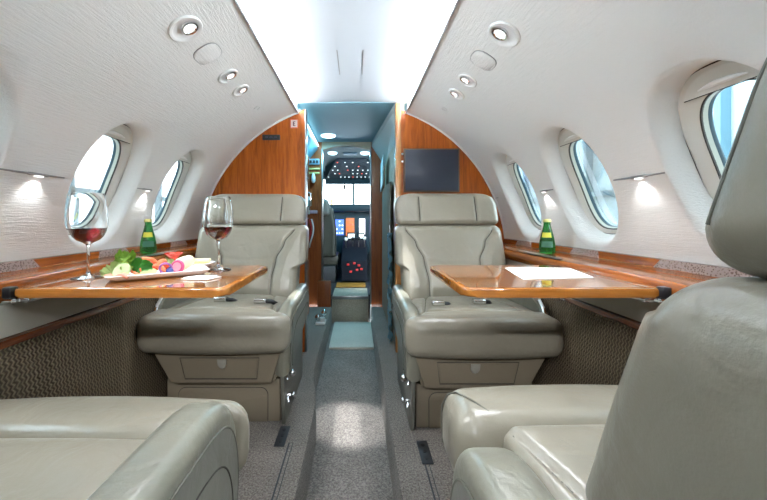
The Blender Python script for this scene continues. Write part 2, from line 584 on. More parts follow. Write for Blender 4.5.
# panel joints on the ceiling
bm = NB()
for sx, ya, yb in ((-0.055, 1.42, 1.66), (0.055, 1.42, 1.66)):
    box(bm, (sx - 0.0022, ya, 1.5135), (sx + 0.0022, yb, 1.5155))
obj('trim_3', bm, M['steel'], kind='structure', smooth=False)

# end wall behind the camera
bm = NB(); box(bm, (-0.95, Y0 - 0.04, -0.3), (0.95, Y0, 1.56))
obj('wall_rear', bm, M['liner'], kind='structure', smooth=False)

# lower side walls: grey panel, wood strip, woven fabric
for side, nm, t in ((-1, 'left', 4), (1, 'right', 6)):
    bm = NB()
    prism(bm, [(side * 0.80, 0.599), (side * 0.795, 0.522), (side * 0.96, 0.522), (side * 0.96, 0.70), (side * 0.926, 0.70), (side * 0.921, 0.599)], FY, Y0, YB)
    obj('wall_%s_lower' % nm, bm, M['panel'], kind='structure')
    bm = NB(); box(bm, (min(side * 0.783, side * 0.93), Y0, 0.500), (max(side * 0.783, side * 0.93), YB, 0.5195), 0.004)
    obj('trim_%d' % t, bm, M['wood_dark'], kind='structure')
    bm = NB()
    prism(bm, [(side * 0.793, 0.50), (side * 0.755, -0.01), (side * 0.95, -0.01), (side * 0.95, 0.50)], FY, Y0, YB)
    obj('baseboard_' + nm, bm, M['woven'], kind='structure')

# floor with the dropped aisle
def lx(y): return lerp_table([(1.40, -0.147), (1.85, -0.20), (3.2, -0.20)], y)
def rx(y): return 0.158
bm = NB()
ys = [Y0] + [-1.0 + 0.25 * i for i in range(8)] + [1.2, 1.35, 1.45, 1.55, 1.65, 1.75, 1.85, 2.1, 2.6, 3.06]
rows = []
for y in ys:
    l, r_ = lx(y), rx(y)
    p = [(-0.95, 0), (l - 0.012, 0), (l - 0.003, -0.003), (l, -0.012), (l + 0.004, -0.15), (r_ - 0.004, -0.15), (r_, -0.012), (r_ + 0.003, -0.003), (r_ + 0.012, 0), (0.95, 0)]
    rows.append([bm.verts.new((x, y, z)) for x, z in p])
for A, B in zip(rows, rows[1:]):
    for i in range(len(A) - 1):
        f = bm.faces.new((A[i], A[i + 1], B[i + 1], B[i]))
        if i == 4: f.material_index = 1
obj('floor', bm, [M['carpet'], M['carpet_aisle']], kind='structure', angle=50)
for t, x in ((8, 0.252), (9, -0.212)):
    bm = NB(); box(bm, (x - 0.0025, Y0, -0.004), (x + 0.0025, 1.20, 0.0015)); box(bm, (x + 0.012, Y0, -0.004), (x + 0.0145, 1.2, 0.001))
    obj('trim_%d' % t, bm, M['dark'], kind='structure', smooth=False)
# exposed bits of seat track in front of the forward seats
for x, y, lab in ((-0.245, 1.235, 'short dark seat track slot in the carpet beside the food table seat'), (0.262, 1.15, 'short dark seat track slot in the carpet beside the monitor seat')):
    bm = NB(); box(bm, (x - 0.019, y - 0.055, -0.004), (x + 0.019, y + 0.06, 0.003), 0.002)
    o = obj('seat_track', bm, M['dark'], label=lab, cat='seat track', group='seat tracks')
    bm = NB()
    for i in range(3): cyl(bm, (x, y - 0.03 + 0.032 * i, 0.002), (x, y - 0.03 + 0.032 * i, 0.0045), 0.007, 10)
    obj('stud_hole', bm, M['black'], o)

# bulkheads
def bulk_outline(x_in, side):
    pts = [(x_in, 0.0)]
    a0 = math.asin(-ZC / R)
    a1 = math.acos(abs(x_in) / R) if abs(x_in) < LIPX else A_LIP
    a1 = min(a1, A_LIP + 0.2)
    for k in range(41):
        a = a0 + (a1 - a0) * k / 40
        pts.append((side * (R + 0.004) * cos(a), ZC + (R + 0.004) * sin(a)))
    return pts
XL, XR = -0.281, 0.265
for side, xin, nm in ((-1, XL, 'left'), (1, XR, 'right')):
    bm = NB(); o_ = bulk_outline(xin, side)
    prism(bm, o_, FY, YB, YB + 0.045)
    obj('wall_bulkhead_' + nm, bm, M['wood'], kind='structure', angle=25)
    # cream edge moulding along the arc
    bm = NB(); a0 = A_LOW
    tube(bm, [(side * (R - 0.004) * cos(a0 + (A_LIP - a0) * k / 40), YB - 0.004, ZC + (R - 0.004) * sin(a0 + (A_LIP - a0) * k / 40)) for k in range(41)], 0.0055, 8)
    obj('trim_%d' % (10 if side < 0 else 11), bm, M['liner'], kind='structure')
bm = NB(); box(bm, (XL - 0.003, YB - 0.004, 0), (XL + 0.006, YB + 0.05, 1.46), 0.002)
obj('trim_12', bm, M['steel'], kind='structure')
bm = NB(); box(bm, (XR - 0.004, YB - 0.012, 0), (XR + 0.03, YB + 0.05, 1.495), 0.004)
obj('trim_13', bm, M['wood_edge'], kind='structure')

# ------------------------------------------------------------------ corridor and cockpit
YC = 3.10
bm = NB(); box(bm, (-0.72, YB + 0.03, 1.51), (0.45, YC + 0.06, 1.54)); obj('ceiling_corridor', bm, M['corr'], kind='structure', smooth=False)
bm = NB()
box(bm, (-0.97, YB + 0.012, 1.40), (-0.335, YB + 0.045, 1.56)); box(bm, (0.335, YB + 0.012, 1.40), (0.97, YB + 0.045, 1.56))
obj('trim_14', bm, M['ceiling'], kind='structure', smooth=False)
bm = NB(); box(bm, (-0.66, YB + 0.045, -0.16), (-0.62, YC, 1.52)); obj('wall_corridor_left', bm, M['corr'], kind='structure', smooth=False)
bm = NB(); box(bm, (0.285, YB + 0.045, -0.16), (0.32, YC, 1.52)); obj('wall_corridor_right', bm, M['tan'], kind='structure', smooth=False)
# angled soffits either side of the corridor ceiling
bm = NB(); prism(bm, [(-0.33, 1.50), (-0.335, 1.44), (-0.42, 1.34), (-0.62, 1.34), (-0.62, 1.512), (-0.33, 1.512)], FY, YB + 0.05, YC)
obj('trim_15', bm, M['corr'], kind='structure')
bm = NB()
vs = [bm.verts.new(p) for p in ((0.262, YB + 0.05, 1.512), (0.165, YC, 1.512), (0.165, YC, 1.47), (0.262, YB + 0.05, 1.47), (0.29, YB + 0.05, 1.28), (0.29, YC, 1.28), (0.29, YB + 0.05, 1.512), (0.29, YC, 1.512))]
bm.faces.new((vs[0], vs[1], vs[2], vs[3])); bm.faces.new((vs[3], vs[2], vs[5], vs[4])); bm.faces.new((vs[0], vs[3], vs[4], vs[6])); bm.faces.new((vs[1], vs[7], vs[5], vs[2]))
bm.faces.new((vs[0], vs[6], vs[7], vs[1])); bm.faces.new((vs[6], vs[4], vs[5], vs[7]))
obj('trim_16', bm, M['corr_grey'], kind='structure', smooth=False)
# light strip along the left soffit
bm = NB(); box(bm, (-0.330, YB + 0.06, 1.468), (-0.322, YC - 0.01, 1.480), 0.002)
obj('ceiling_strip_light', bm, M['corr_led'], label='thin bright light strip along the corridor ceiling edge above the galley', cat='light strip')

# cockpit partition with doorway
obj_b = NB()
box(obj_b, (-0.66, YC, -0.16), (-0.295, YC + 0.05, 1.52)); obj('wall_cockpit_left', obj_b, M['wood_red'], kind='structure', smooth=False)
bm = NB(); box(bm, (0.160, YC, -0.16), (0.32, YC + 0.05, 1.52)); obj('wall_cockpit_right', bm, M['wood_red'], kind='structure', smooth=False)
bm = NB()
n = 16
out = [(-0.295, 1.52)] + [(0.160, 1.52)] + [(0.160 - 0.455 * k / n, 1.435 + 0.045 * sin(pi * k / n)) for k in range(n + 1)]
prism(bm, out, FY, YC - 0.004, YC + 0.05)
obj('wall_cockpit_top', bm, M['tan'], kind='structure')
bm = NB(); box(bm, (-0.299, YC - 0.006, -0.15), (-0.286, YC + 0.056, 1.45), 0.003); obj('trim_17', bm, M['steel'], kind='structure')
bm = NB(); box(bm, (0.150, YC - 0.006, -0.15), (0.163, YC + 0.056, 1.45), 0.003); obj('trim_18', bm, M['steel'], kind='structure')

# cockpit shell
CE = 4.75
teal = mat('cockpit_grey', (0.16, 0.24, 0.26), 0.6)
navy = mat('cockpit_navy', (0.015, 0.045, 0.065), 0.5)
bm = NB(); box(bm, (-0.80, YC + 0.05, 1.475), (0.80, CE + 0.1, 1.50)); obj('ceiling_cockpit', bm, teal, kind='structure', smooth=False)
for s, t in ((-1, 'left'), (1, 'right')):
    bm = NB(); box(bm, (min(s * 0.78, s * 0.82), YC + 0.05, 0), (max(s * 0.78, s * 0.82), CE + 0.1, 1.5)); obj('wall_cockpit_side_' + t, bm, teal, kind='structure', smooth=False)
bm = NB(); box(bm, (-0.82, YC + 0.05, -0.2), (0.82, CE + 0.1, 0.090)); obj('floor_cockpit', bm, M['dark'], kind='structure', smooth=False)
bm = NB()
for a in ((-0.8, CE, 0.0, 0.8, CE + 0.05, 1.0), (-0.8, CE, 1.36, 0.8, CE + 0.05, 1.5), (-0.8, CE, 1.0, -0.52, CE + 0.05, 1.36), (0.46, CE, 1.0, 0.8, CE + 0.05, 1.36)):
    box(bm, a[:3], a[3:])
obj('wall_cockpit_front', bm, navy, kind='structure', smooth=False)
w = empty('window_7', (0, CE, 1.18), kind='structure')
bm = NB(); box(bm, (-0.035, -0.02, -0.18), (-0.005, 0.04, 0.18), 0.004); obj('window_post', bm, teal, w)
bm = NB(); box(bm, (-0.52, 0.012, -0.18), (0.46, 0.018, 0.18)); obj('window_pane', bm, M['pane'], w, smooth=False)
# wiper / compass hanging on the windshield
bm = NB(); box(bm, (-0.155, 4.60, 1.20), (-0.125, 4.63, 1.27), 0.006); cyl(bm, (-0.14, 4.615, 1.26), (-0.14, 4.615, 1.34), 0.004, 8)
obj('hanging_compass', bm, M['black'], label='small black standby compass hanging before the bright windshield', cat='compass')

# overhead switch panel
e = empty('overhead_panel', (-0.02, 3.7, 1.47), label='dark overhead switch panel dotted with lights above the cockpit windshield', cat='control panel')
bm = NB()
P = [(-0.17, 0.0, 0.0), (0.15, 0, 0), (0.36, 0.62, -0.165), (0.36, 0.66, -0.22), (-0.36, 0.66, -0.22), (-0.36, 0.62, -0.165)]
top = [bm.verts.new(p) for p in P]; up = [bm.verts.new((p[0], p[1] + 0.02, 0.004)) for p in P]
bm.faces.new(top[:3] + [top[5]]); bm.faces.new((top[2], top[3], top[4], top[5])); bm.faces.new(up)
for i in range(6): bm.faces.new((top[i], top[(i + 1) % 6], up[(i + 1) % 6], up[i]))
obj('panel_body', bm, navy, e, smooth=False)
lampw = mat('legend_light', (0.6, 0.7, 0.7), 0.5, emit=(0.75, 0.95, 1.0), estr=0.35)
lampr = mat('legend_red', (0.6, 0.08, 0.05), 0.5, emit=(1, 0.15, 0.1), estr=0.3)
for r_ in range(5):
    f = 0.16 + 0.17 * r_
    hw = 0.14 + 0.20 * f
    nn = 5 + r_ * 2
    for k in range(nn):
        x = -hw + 2 * hw * k / (nn - 1)
        if random.random() < 0.15: continue
        bm = NB(); c = (x, 0.62 * f, -0.165 * f - 0.004)
        box(bm, (c[0] - 0.008, c[1] - 0.006, c[2] - 0.005), (c[0] + 0.008, c[1] + 0.006, c[2] + 0.003), 0.0015, 1)
        obj('switch', bm, lampr if (r_ + k) % 5 == 0 else lampw, e)
# ceiling lamps and placard
for k, (x, y) in enumerate(((-0.22, 3.42), (0.11, 3.42))):
    bm = NB(); lathe(bm, [(0.0, 1.455), (0.03, 1.457), (0.045, 1.466), (0.045, 1.476)], 20, Matrix.Translation((x, y, 0)))
    obj('ceiling_dome_light', bm, M['corr_led'], label=('oval dome light on the cockpit ceiling beside the pilot seat' if k == 0 else 'oval dome light on the cockpit ceiling near the right door post'), cat='ceiling light', group='cockpit dome lights')
bm = NB(); box(bm, (-0.11, 3.40, 1.462), (0.03, 3.50, 1.4755), 0.003)
obj('ceiling_placard', bm, mat('placard_blue', (0.12, 0.25, 0.36), 0.4), label='blue grey placard panel on the cockpit ceiling between two dome lights', cat='panel')

# glareshield + instrument panel
e = empty('instrument_panel', (0, 4.45, 0.094), label='dark cockpit instrument panel with glowing displays below the windshield', cat='instrument panel')
bm = NB(); box(bm, (-0.74, 0.0, 0.25), (0.74, 0.22, 0.82), 0.01); obj('panel_face', bm, navy, e)
bm = NB(); box(bm, (-0.74, -0.12, 0.80), (0.74, 0.26, 0.90), 0.03); obj('glareshield', bm, navy, e)
def disp(name, x0, x1, z0, z1, m, dots=None, lab=None):
    bm = NB(); box(bm, (x0, -0.012, z0), (x1, 0.004, z1), 0.003); o = obj(name, bm, m, e, label=lab)
    if dots:
        for i in range(4):
            for j in range(3):
                if random.random() < 0.35: continue
                bm = NB(); cx = x0 + (x1 - x0) * (j + 0.5) / 3; cz = z0 + (z1 - z0) * (i + 0.5) / 4
                lathe(bm, [(0.0, 0.004), (0.012, 0.003), (0.012, 0)], 10, Matrix.Translation((cx, -0.012, cz)) @ Matrix.Rotation(pi / 2, 4, 'X'))
                obj('gauge', bm, dots, o)
    return o
blue = mat('display_blue', (0.02, 0.05, 0.4), 0.3, emit=(0.05, 0.12, 0.75), estr=0.7)
amber = mat('display_amber', (0.25, 0.09, 0.03), 0.4, emit=(0.8, 0.25, 0.08), estr=0.22)
bright = mat('display_bright', (0.7, 0.65, 0.7), 0.3, emit=(1, 0.9, 1.0), estr=1.0)
disp('display', -0.255, -0.145, 0.495, 0.70, blue, lampw, 'blue lit display')
disp('display', -0.118, -0.005, 0.48, 0.72, amber, lampr, 'amber lit gauge cluster')
disp('display', 0.06, 0.135, 0.50, 0.71, bright, None, 'bright white screen')
disp('display', -0.42, -0.28, 0.52, 0.72, blue, lampw)
disp('display', 0.20, 0.34, 0.50, 0.70, blue, lampw)
# centre pedestal
e = empty('centre_pedestal', (0.0, 4.0, 0.094), label='black centre pedestal with red buttons and levers between the pilot seats', cat='control pedestal')
bm = NB(); prism(bm, [(-0.26, 0.02), (-0.26, 0.24), (-0.14, 0.34), (0.22, 0.42), (0.43, 0.44), (0.43, 0.0)], FX, -0.145, 0.145, 0.012); obj('pedestal_body', bm, mat('pedestal_dark', (0.008, 0.010, 0.016), 0.7, spec=0.15), e)
for k, (x, z) in enumerate(((-0.07, 0.20), (0.0, 0.215), (0.05, 0.19), (0.03, 0.14), (-0.04, 0.12), (0.08, 0.15))):
    bm = NB(); box(bm, (x - 0.014, -0.275, z - 0.011), (x + 0.014, -0.258, z + 0.011), 0.003); obj('button', bm, M['red'], e)
for k, (x, y, z, h) in enumerate(((-0.10, -0.02, 0.37, 0.10), (-0.02, 0.05, 0.38, 0.09), (0.05, 0.02, 0.375, 0.10), (0.12, 0.0, 0.37, 0.11))):
    bm = NB(); cyl(bm, (x, y, z - 0.03), (x, y - 0.03, z + h), 0.007, 8); o = obj('lever', bm, M['steel'], e)
    bm = NB(); ball(bm, (x, y - 0.03, z + h), 0.022); obj('lever_knob', bm, M['white'] if k in (0, 3) else M['black'], o)
for x0, x1 in ((-0.10, 0.01), (0.045, 0.13)):
    bm = NB(); box(bm, (x0, 0.40, 0.435), (x1, 0.42, 0.53), 0.004); o = obj('screen_bezel', bm, M['black'], e)
    bm = NB(); box(bm, (x0 + 0.012, 0.394, 0.452), (x1 - 0.012, 0.402, 0.512), 0.002); obj('screen_glass', bm, lampw, o)
bm = NB(); box(bm, (-0.19, 3.46, 0.095), (0.12, 3.70, 0.102), 0.002)
obj('floor_plate', bm, mat('ochre', (0.35, 0.17, 0.03), 0.4), label='ochre floor plate at the foot of the centre pedestal', cat='floor plate')
# pilot seat
e = empty('pilot_seat', (-0.35, 3.72, 0.094), label='grey olive pilot seat seen from behind through the cockpit doorway', cat='pilot seat')
pm = leather('pilot_leather', (0.035, 0.036, 0.028))
bm = NB(); slab(bm, lambda v: 0.15 - 0.04 * max(0, (v - 0.60) / 0.26), 0.28, 0.84, 0.10, 0.04, lambda u, v, n_: (u, 0.05 - 0.10 * (v - 0.3) + n_, v), 18, 18); obj('backrest', bm, pm, e)
bm = NB(); slab(bm, lambda v: 0.105 - 0.05 * max(0, (v - 0.83) / 0.12) ** 2, 0.74, 0.93, 0.08, 0.035, lambda u, v, n_: (u - 0.02, -0.04 + n_, v), 16, 14); obj('headrest', bm, leather('pilot_head', (0.10, 0.10, 0.09)), e)
bm = NB(); box(bm, (-0.17, 0.08, 0.18), (0.17, 0.50, 0.30), 0.03); obj('seat_cushion', bm, pm, e)
bm = NB(); box(bm, (-0.14, 0.0, 0.0), (0.14, 0.42, 0.18), 0.01); obj('seat_base', bm, M['dark'], e)
# little amber map lamp above the seat
bm = NB(); cyl(bm, (-0.30, 4.37, 0.995), (-0.30, 4.37, 1.02), 0.012, 10); ball(bm, (-0.30, 4.36, 1.03), 0.026)
obj('map_light', bm, mat('amber_lamp', (0.8, 0.4, 0.1), 0.4, emit=(1.0, 0.45, 0.08), estr=1.5), label='small amber map light glowing on top of the glareshield', cat='lamp')

# step box, mat, half panel
e = empty('step_box', (-0.03, 3.24, -0.15), label='grey green carpeted step box up to the cockpit floor', cat='step')
bm = NB(); box(bm, (-0.17, -0.19, 0.0), (0.165, 0.21, 0.244), 0.012); obj('box_body', bm, M['carpet_step'], e)
bm = NB(); box(bm, (-0.172, -0.196, 0.222), (0.167, -0.17, 0.250), 0.004); obj('nosing', bm, M['steel'], e)
bm = NB(); box(bm, (-0.175, 2.44, -0.151), (0.154, 3.045, -0.128), 0.008)
obj('floor_mat', bm, carpet('mat_pile', (0.55, 0.52, 0.44), (0.74, 0.71, 0.61)), label='pale thick carpet mat on the aisle floor before the step box', cat='mat')
bm = NB(); box(bm, (-0.33, 3.055, -0.15), (-0.208, 3.095, 0.235), 0.004)
o = obj('half_door', bm, M['wood_red'], label='low reddish wooden half door panel left of the step box', cat='door panel')
# galley cabinet
e = empty('galley_cabinet', (-0.5, 2.46, 0), label='dark galley cabinet with open shelves beside the wooden corridor panel', cat='cabinet')
bm = NB()
box(bm, (-0.115, -0.38, 0), (0.12, -0.36, 1.33)); box(bm, (-0.115, 0.40, 0), (0.12, 0.42, 1.33)); box(bm, (-0.115, -0.36, 0), (-0.10, 0.40, 1.33)); box(bm, (-0.10, -0.36, 0), (0.12, 0.40, 0.45)); box(bm, (-0.10, -0.36, 1.31), (0.12, 0.40, 1.33))
obj('cabinet_body', bm, M['wood_red'], e, smooth=False)
for z in (0.62, 0.80, 0.98, 1.14):
    bm = NB(); box(bm, (-0.10, -0.36, z), (0.118, 0.40, z + 0.012), 0.002); obj('shelf', bm, M['dark'], e)
bm = NB(); tube(bm, [(0.12, 0.30, 0.90), (0.15, 0.30, 0.91), (0.15, 0.30, 1.01), (0.12, 0.30, 1.02)], 0.007, 8); obj('handle', bm, M['chrome'], e)
bm = NB(); box(bm, (0.12, 0.33, 0.84), (0.128, 0.41, 0.99), 0.003); o = obj('latch_plate', bm, M['white'], e)
bm = NB(); box(bm, (0.128, 0.355, 0.875), (0.131, 0.385, 0.96), 0.002); obj('latch_slot', bm, M['black'], o)
for k, (y, z, h, m, nm, lab) in enumerate(((2.74, 0.994, 0.13, 'chrome', 'flask', 'shiny chrome flask standing on the upper galley shelf'), (2.76, 1.154, 0.13, 'white', 'cup', 'stack of white cups on the top galley shelf'), (2.74, 0.634, 0.14, 'red', 'canister', 'red canister on the lowest galley shelf'))):
    bm = NB(); lathe(bm, [(0.0, 0), (0.036, 0), (0.038, h * 0.6), (0.03, h * 0.9), (0.034, h), (0.0, h)], 18, Matrix.Translation((-0.43, y, z)))
    obj(nm, bm, M[m], label=lab, cat=nm)
# items on the wooden panel beside the cockpit doorway
bm = NB(); box(bm, (-0.425, YC - 0.012, 1.30), (-0.315, YC + 0.002, 1.355), 0.003)
o = obj('switch_plate', bm, mat('bluegrey', (0.2, 0.28, 0.33), 0.4), label='blue grey switch plate high on the wooden corridor panel', cat='switch plate')
for k in range(3):
    bm = NB(); box(bm, (-0.405 + 0.03 * k, YC - 0.018, 1.315), (-0.385 + 0.03 * k, YC - 0.010, 1.34), 0.002); obj('switch', bm, M['dark'], o)
for k, z in enumerate((1.262, 1.222)):
    bm = NB(); box(bm, (-0.43, YC - 0.010, z - 0.008), (-0.315, YC + 0.002, z + 0.008), 0.003)
    obj('brass_strip', bm, M['gold'], label=('upper' if k == 0 else 'lower') + ' of two pale brass strips on the wooden corridor panel', cat='strip', group='brass strips')
bm = NB(); lathe(bm, [(0.0, -0.02), (0.012, -0.018), (0.02, 0.0), (0.018, 0.04), (0.007, 0.07), (0, 0.072)], 14, Matrix.Translation((-0.37, YC - 0.022, 1.15)))
obj('mounted_handle', bm, M['white'], label='white teardrop handle on the wooden corridor panel', cat='handle')
bm = NB(); box(bm, (-0.425, YC - 0.008, 0.85), (-0.335, YC + 0.002, 0.88), 0.002); obj('label_plate', bm, mat('pinkish', (0.55, 0.35, 0.4), 0.5), label='small pinkish label plate low on the wooden corridor panel', cat='label plate')
for k, (c, dx) in enumerate((('red', 0.0), ('white', 0.022))):
    bm = NB(); tube(bm, [(-0.41 + dx + 0.02 * sin(t * 0.9), YC - 0.03 + 0.01 * cos(t), 0.80 - 0.055 * t + 0.0 * t) for t in [0.25 * q for q in range(20)]] , 0.007, 8)
    obj('cable', bm, M[c], label=('red' if k == 0 else 'white') + ' cable hanging beside the wooden corridor panel', cat='cable')

# closet side: curtain, tilted chart, plastic garment bag
bm = NB()
rows = []
for j in range(2):
    rows.append([[bm.verts.new((0.264 + 0.007 * sin(k * 0.9) + q * 0.004, 2.32 + 0.72 * k / 60, z)) for k in range(61)] for z in (0.02, 1.06)] if False else None)
t_ = [(2.32 + 0.72 * k / 60, 0.262 + 0.008 * sin(k * 0.9)) for k in range(61)]
for (z0, z1) in ((0.02, 1.06),):
    fr = [[bm.verts.new((x + o_, y, z)) for z in (z0, z1)] for o_ in (0, 0.004) for y, x in t_]
    n1 = len(t_)
    for k in range(n1 - 1):
        bm.faces.new((fr[k][0], fr[k + 1][0], fr[k + 1][1], fr[k][1])); bm.faces.new((fr[n1 + k + 1][0], fr[n1 + k][0], fr[n1 + k][1], fr[n1 + k + 1][1]))
        bm.faces.new((fr[k][1], fr[k + 1][1], fr[n1 + k + 1][1], fr[n1 + k][1])); bm.faces.new((fr[k + 1][0], fr[k][0], fr[n1 + k][0], fr[n1 + k + 1][0]))
obj('curtain', bm, mat('curtain_tan', (0.22, 0.20, 0.155), 0.9), label='drab tan curtain hanging along the closet side of the corridor', cat='curtain')
bm = NB(); prism(bm, [(2.66, 1.31), (2.92, 1.28), (2.98, 1.04), (2.74, 1.08)], FX, 0.236, 0.246, 0.002)
obj('hanging_card', bm, mat('pale_card', (0.62, 0.74, 0.76), 0.4), label='pale tilted card hanging above the corridor curtain', cat='card')
e = empty('garment_bag', (0.245, 2.2, 0), label='crumpled blue clear garment bag hanging at the corridor closet edge', cat='bag')
bm = NB()
t = bmesh.new(); bmesh.ops.create_grid(t, x_segments=16, y_segments=50, size=1)
for v in t.verts:
    yy, zz = v.co.x, v.co.y
    v.co = Vector((0.010 * sin(zz * 23 + yy * 4) + 0.006 * sin(yy * 9 + zz * 41), 0.06 * yy * (1 + 0.25 * sin(zz * 13)), 0.36 + 0.35 * zz))
bmesh.ops.solidify(t, geom=t.faces[:], thickness=0.003)
absorb(bm, t)
obj('bag_body', bm, mat('blue_plastic', (0.16, 0.36, 0.47), 0.12, coat=1.0), e)
bm = NB(); tube(bm, [(0, 0, 0.70), (0, 0.02, 0.76), (0, 0.0, 0.80), (0, -0.02, 0.78)], 0.003, 6); obj('hook', bm, M['chrome'], e)
# lever post on the left ledge
e = empty('control_lever', (-0.245, 2.58, 0.0), label='short white post with two chrome ball knobs on the corridor ledge', cat='lever')
bm = NB(); box(bm, (-0.04, -0.05, 0), (0.035, 0.05, 0.02), 0.006); cyl(bm, (0.012, -0.02, 0.01), (0.012, -0.02, 0.05), 0.02, 14); obj('post', bm, M['white'], e)
for x, y, z, r_ in ((-0.025, 0.0, 0.045, 0.024), (0.02, 0.02, 0.075, 0.022)):
    bm = NB(); cyl(bm, (x, y, 0.01), (x, y, z), 0.006, 8); ball(bm, (x, y, z), r_); obj('knob', bm, M['chrome'], e)
# corridor ceiling lamp
bm = NB(); lathe(bm, [(0, -0.012), (0.05, -0.011), (0.062, -0.004), (0.062, 0.002)], 24, Matrix.Translation((-0.215, 2.86, 1.51)))
obj('ceiling_dome_light', bm, M['corr_led'], label='oval dome light on the corridor ceiling above the galley', cat='ceiling light')

# ------------------------------------------------------------------ bulkhead fittings
e = empty('wall_monitor', (0.4765, YB, 0.96), label='dark flat monitor mounted on the wooden bulkhead above a seat', cat='monitor')
bm = NB(); box(bm, (-0.167, -0.014, 0.0), (0.167, 0.002, 0.262), 0.003); obj('bezel', bm, mat('bezel_brown', (0.10, 0.055, 0.03), 0.4), e)
bm = NB(); box(bm, (-0.158, -0.017, 0.009), (0.158, -0.012, 0.253), 0.002); obj('screen', bm, M['screen'], e)
for k, z in enumerate((1.19, 1.145)):
    bm = NB(); lathe(bm, [(0, 0.007), (0.007, 0.006), (0.009, 0)], 14, Matrix.Translation((0.303, YB + 0.001, z)) @ Matrix.Rotation(pi / 2, 4, 'X'))
    obj('push_button', bm, M['chrome'], label=('upper' if k == 0 else 'lower') + ' small chrome button beside the monitor', cat='button', group='monitor buttons')
e = empty('name_plate', (-0.485, YB, 1.29), label='dark horizontal plate high on the wooden bulkhead beside the sign', cat='plate')
bm = NB(); box(bm, (-0.053, -0.008, -0.016), (0.053, 0.002, 0.016), 0.003); obj('plate', bm, M['dark'], e)
for k in range(3):
    bm = NB(); box(bm, (-0.035 + 0.026 * k, -0.0095, -0.004), (-0.018 + 0.026 * k, -0.007, 0.004), 0.001, 1); obj('indicator', bm, mat('slate_%d' % k, (0.05, 0.06, 0.11), 0.3), e)
e = empty('safety_sign', (-0.347, YB, 1.372), label='small white and red square sign at the top of the wooden bulkhead', cat='sign')
bm = NB(); box(bm, (-0.023, -0.004, -0.026), (0.023, 0.002, 0.026), 0.003); obj('sign_plate', bm, mat('sign_white', (0.85, 0.72, 0.70), 0.4), e)
bm = NB()
for a in ((-0.023, -0.026, 0.023, -0.022), (-0.023, 0.022, 0.023, 0.026), (-0.023, -0.026, -0.0195, 0.026), (0.0195, -0.026, 0.023, 0.026)):
    box(bm, (a[0], -0.0052, a[1]), (a[2], -0.003, a[3]))
obj('sign_border', bm, mat('sign_red', (0.75, 0.16, 0.10), 0.4), e, smooth=False)
bm = NB(); box(bm, (-0.007, -0.0052, -0.014), (-0.001, -0.003, 0.013)); box(bm, (-0.007, -0.0052, 0.009), (0.008, -0.003, 0.013)); box(bm, (-0.007, -0.0052, -0.003), (0.006, -0.003, 0.001)); box(bm, (-0.007, -0.0052, -0.014), (0.008, -0.003, -0.010))
obj('sign_mark', bm, mat('sign_dark', (0.16, 0.05, 0.06), 0.5), e, smooth=False)

# ------------------------------------------------------------------ side ledges
def ledge(side, where, label):
    e = empty('side_ledge', (side * 0.84, 0.3, 0.61), label=label, cat='ledge')
    bm = NB()
    prof = [(0.918, 0.683), (0.917, 0.6835), (0.912, 0.682), (0.907, 0.672), (0.903, 0.660), (0.893, 0.656), (0.86, 0.654), (0.856, 0.650), (0.852, 0.654), (0.80, 0.651), (0.785, 0.649), (0.774, 0.644), (0.768, 0.635), (0.7675, 0.626), (0.772, 0.617), (0.785, 0.600), (0.918, 0.600)]
    cut = 0.036 if side < 0 else 0.0       # the ledge by the food is a little shallower
    prof = [(x + cut * max(0.0, min(1.0, (0.862 - x) / 0.09)), z) for x, z in prof]
    prism(bm, [(side * (x - 0.84), z - 0.61) for x, z in prof], FY, Y0 - 0.3, YB - 0.302)
    obj('ledge_top', bm, M['wood_ledge'], e, angle=40)
    for ya, yb in ((0.70, 0.97), (1.23, 1.36), (1.70, 1.83)):
        bm = NB(); d = 0.02
        P = [(ya - d, 0.066, 0.046), (yb + d, 0.066, 0.046), (yb, 0.0715, 0.0735), (ya, 0.0715, 0.0735)]
        lo = [bm.verts.new((side * (x - 0.006), y - 0.3, z)) for y, x, z in P]
        hi = [bm.verts.new((side * (x + 0.012), y - 0.3, z)) for y, x, z in P]
        bm.faces.new(lo); bm.faces.new(hi)
        for i in range(4): bm.faces.new((lo[i], lo[(i + 1) % 4], hi[(i + 1) % 4], hi[i]))
        obj('air_grille', bm, M['grille'], e, smooth=False)
    bm = NB()
    x_c = 0.0 if side > 0 else 0.028
    box(bm, (min(side * (-0.066 + x_c), side * (-0.045 + x_c)), 0.95, 0.040), (max(side * (-0.066 + x_c), side * (-0.045 + x_c)), 1.25, 0.0445), 0.001)
    obj('cup_holder_rim', bm, M['steel'], e)
    return e
ledge(-1, 0, 'long glossy wooden side ledge behind the table with food and wine')
ledge(1, 0, 'long glossy wooden side ledge behind the table with white papers')

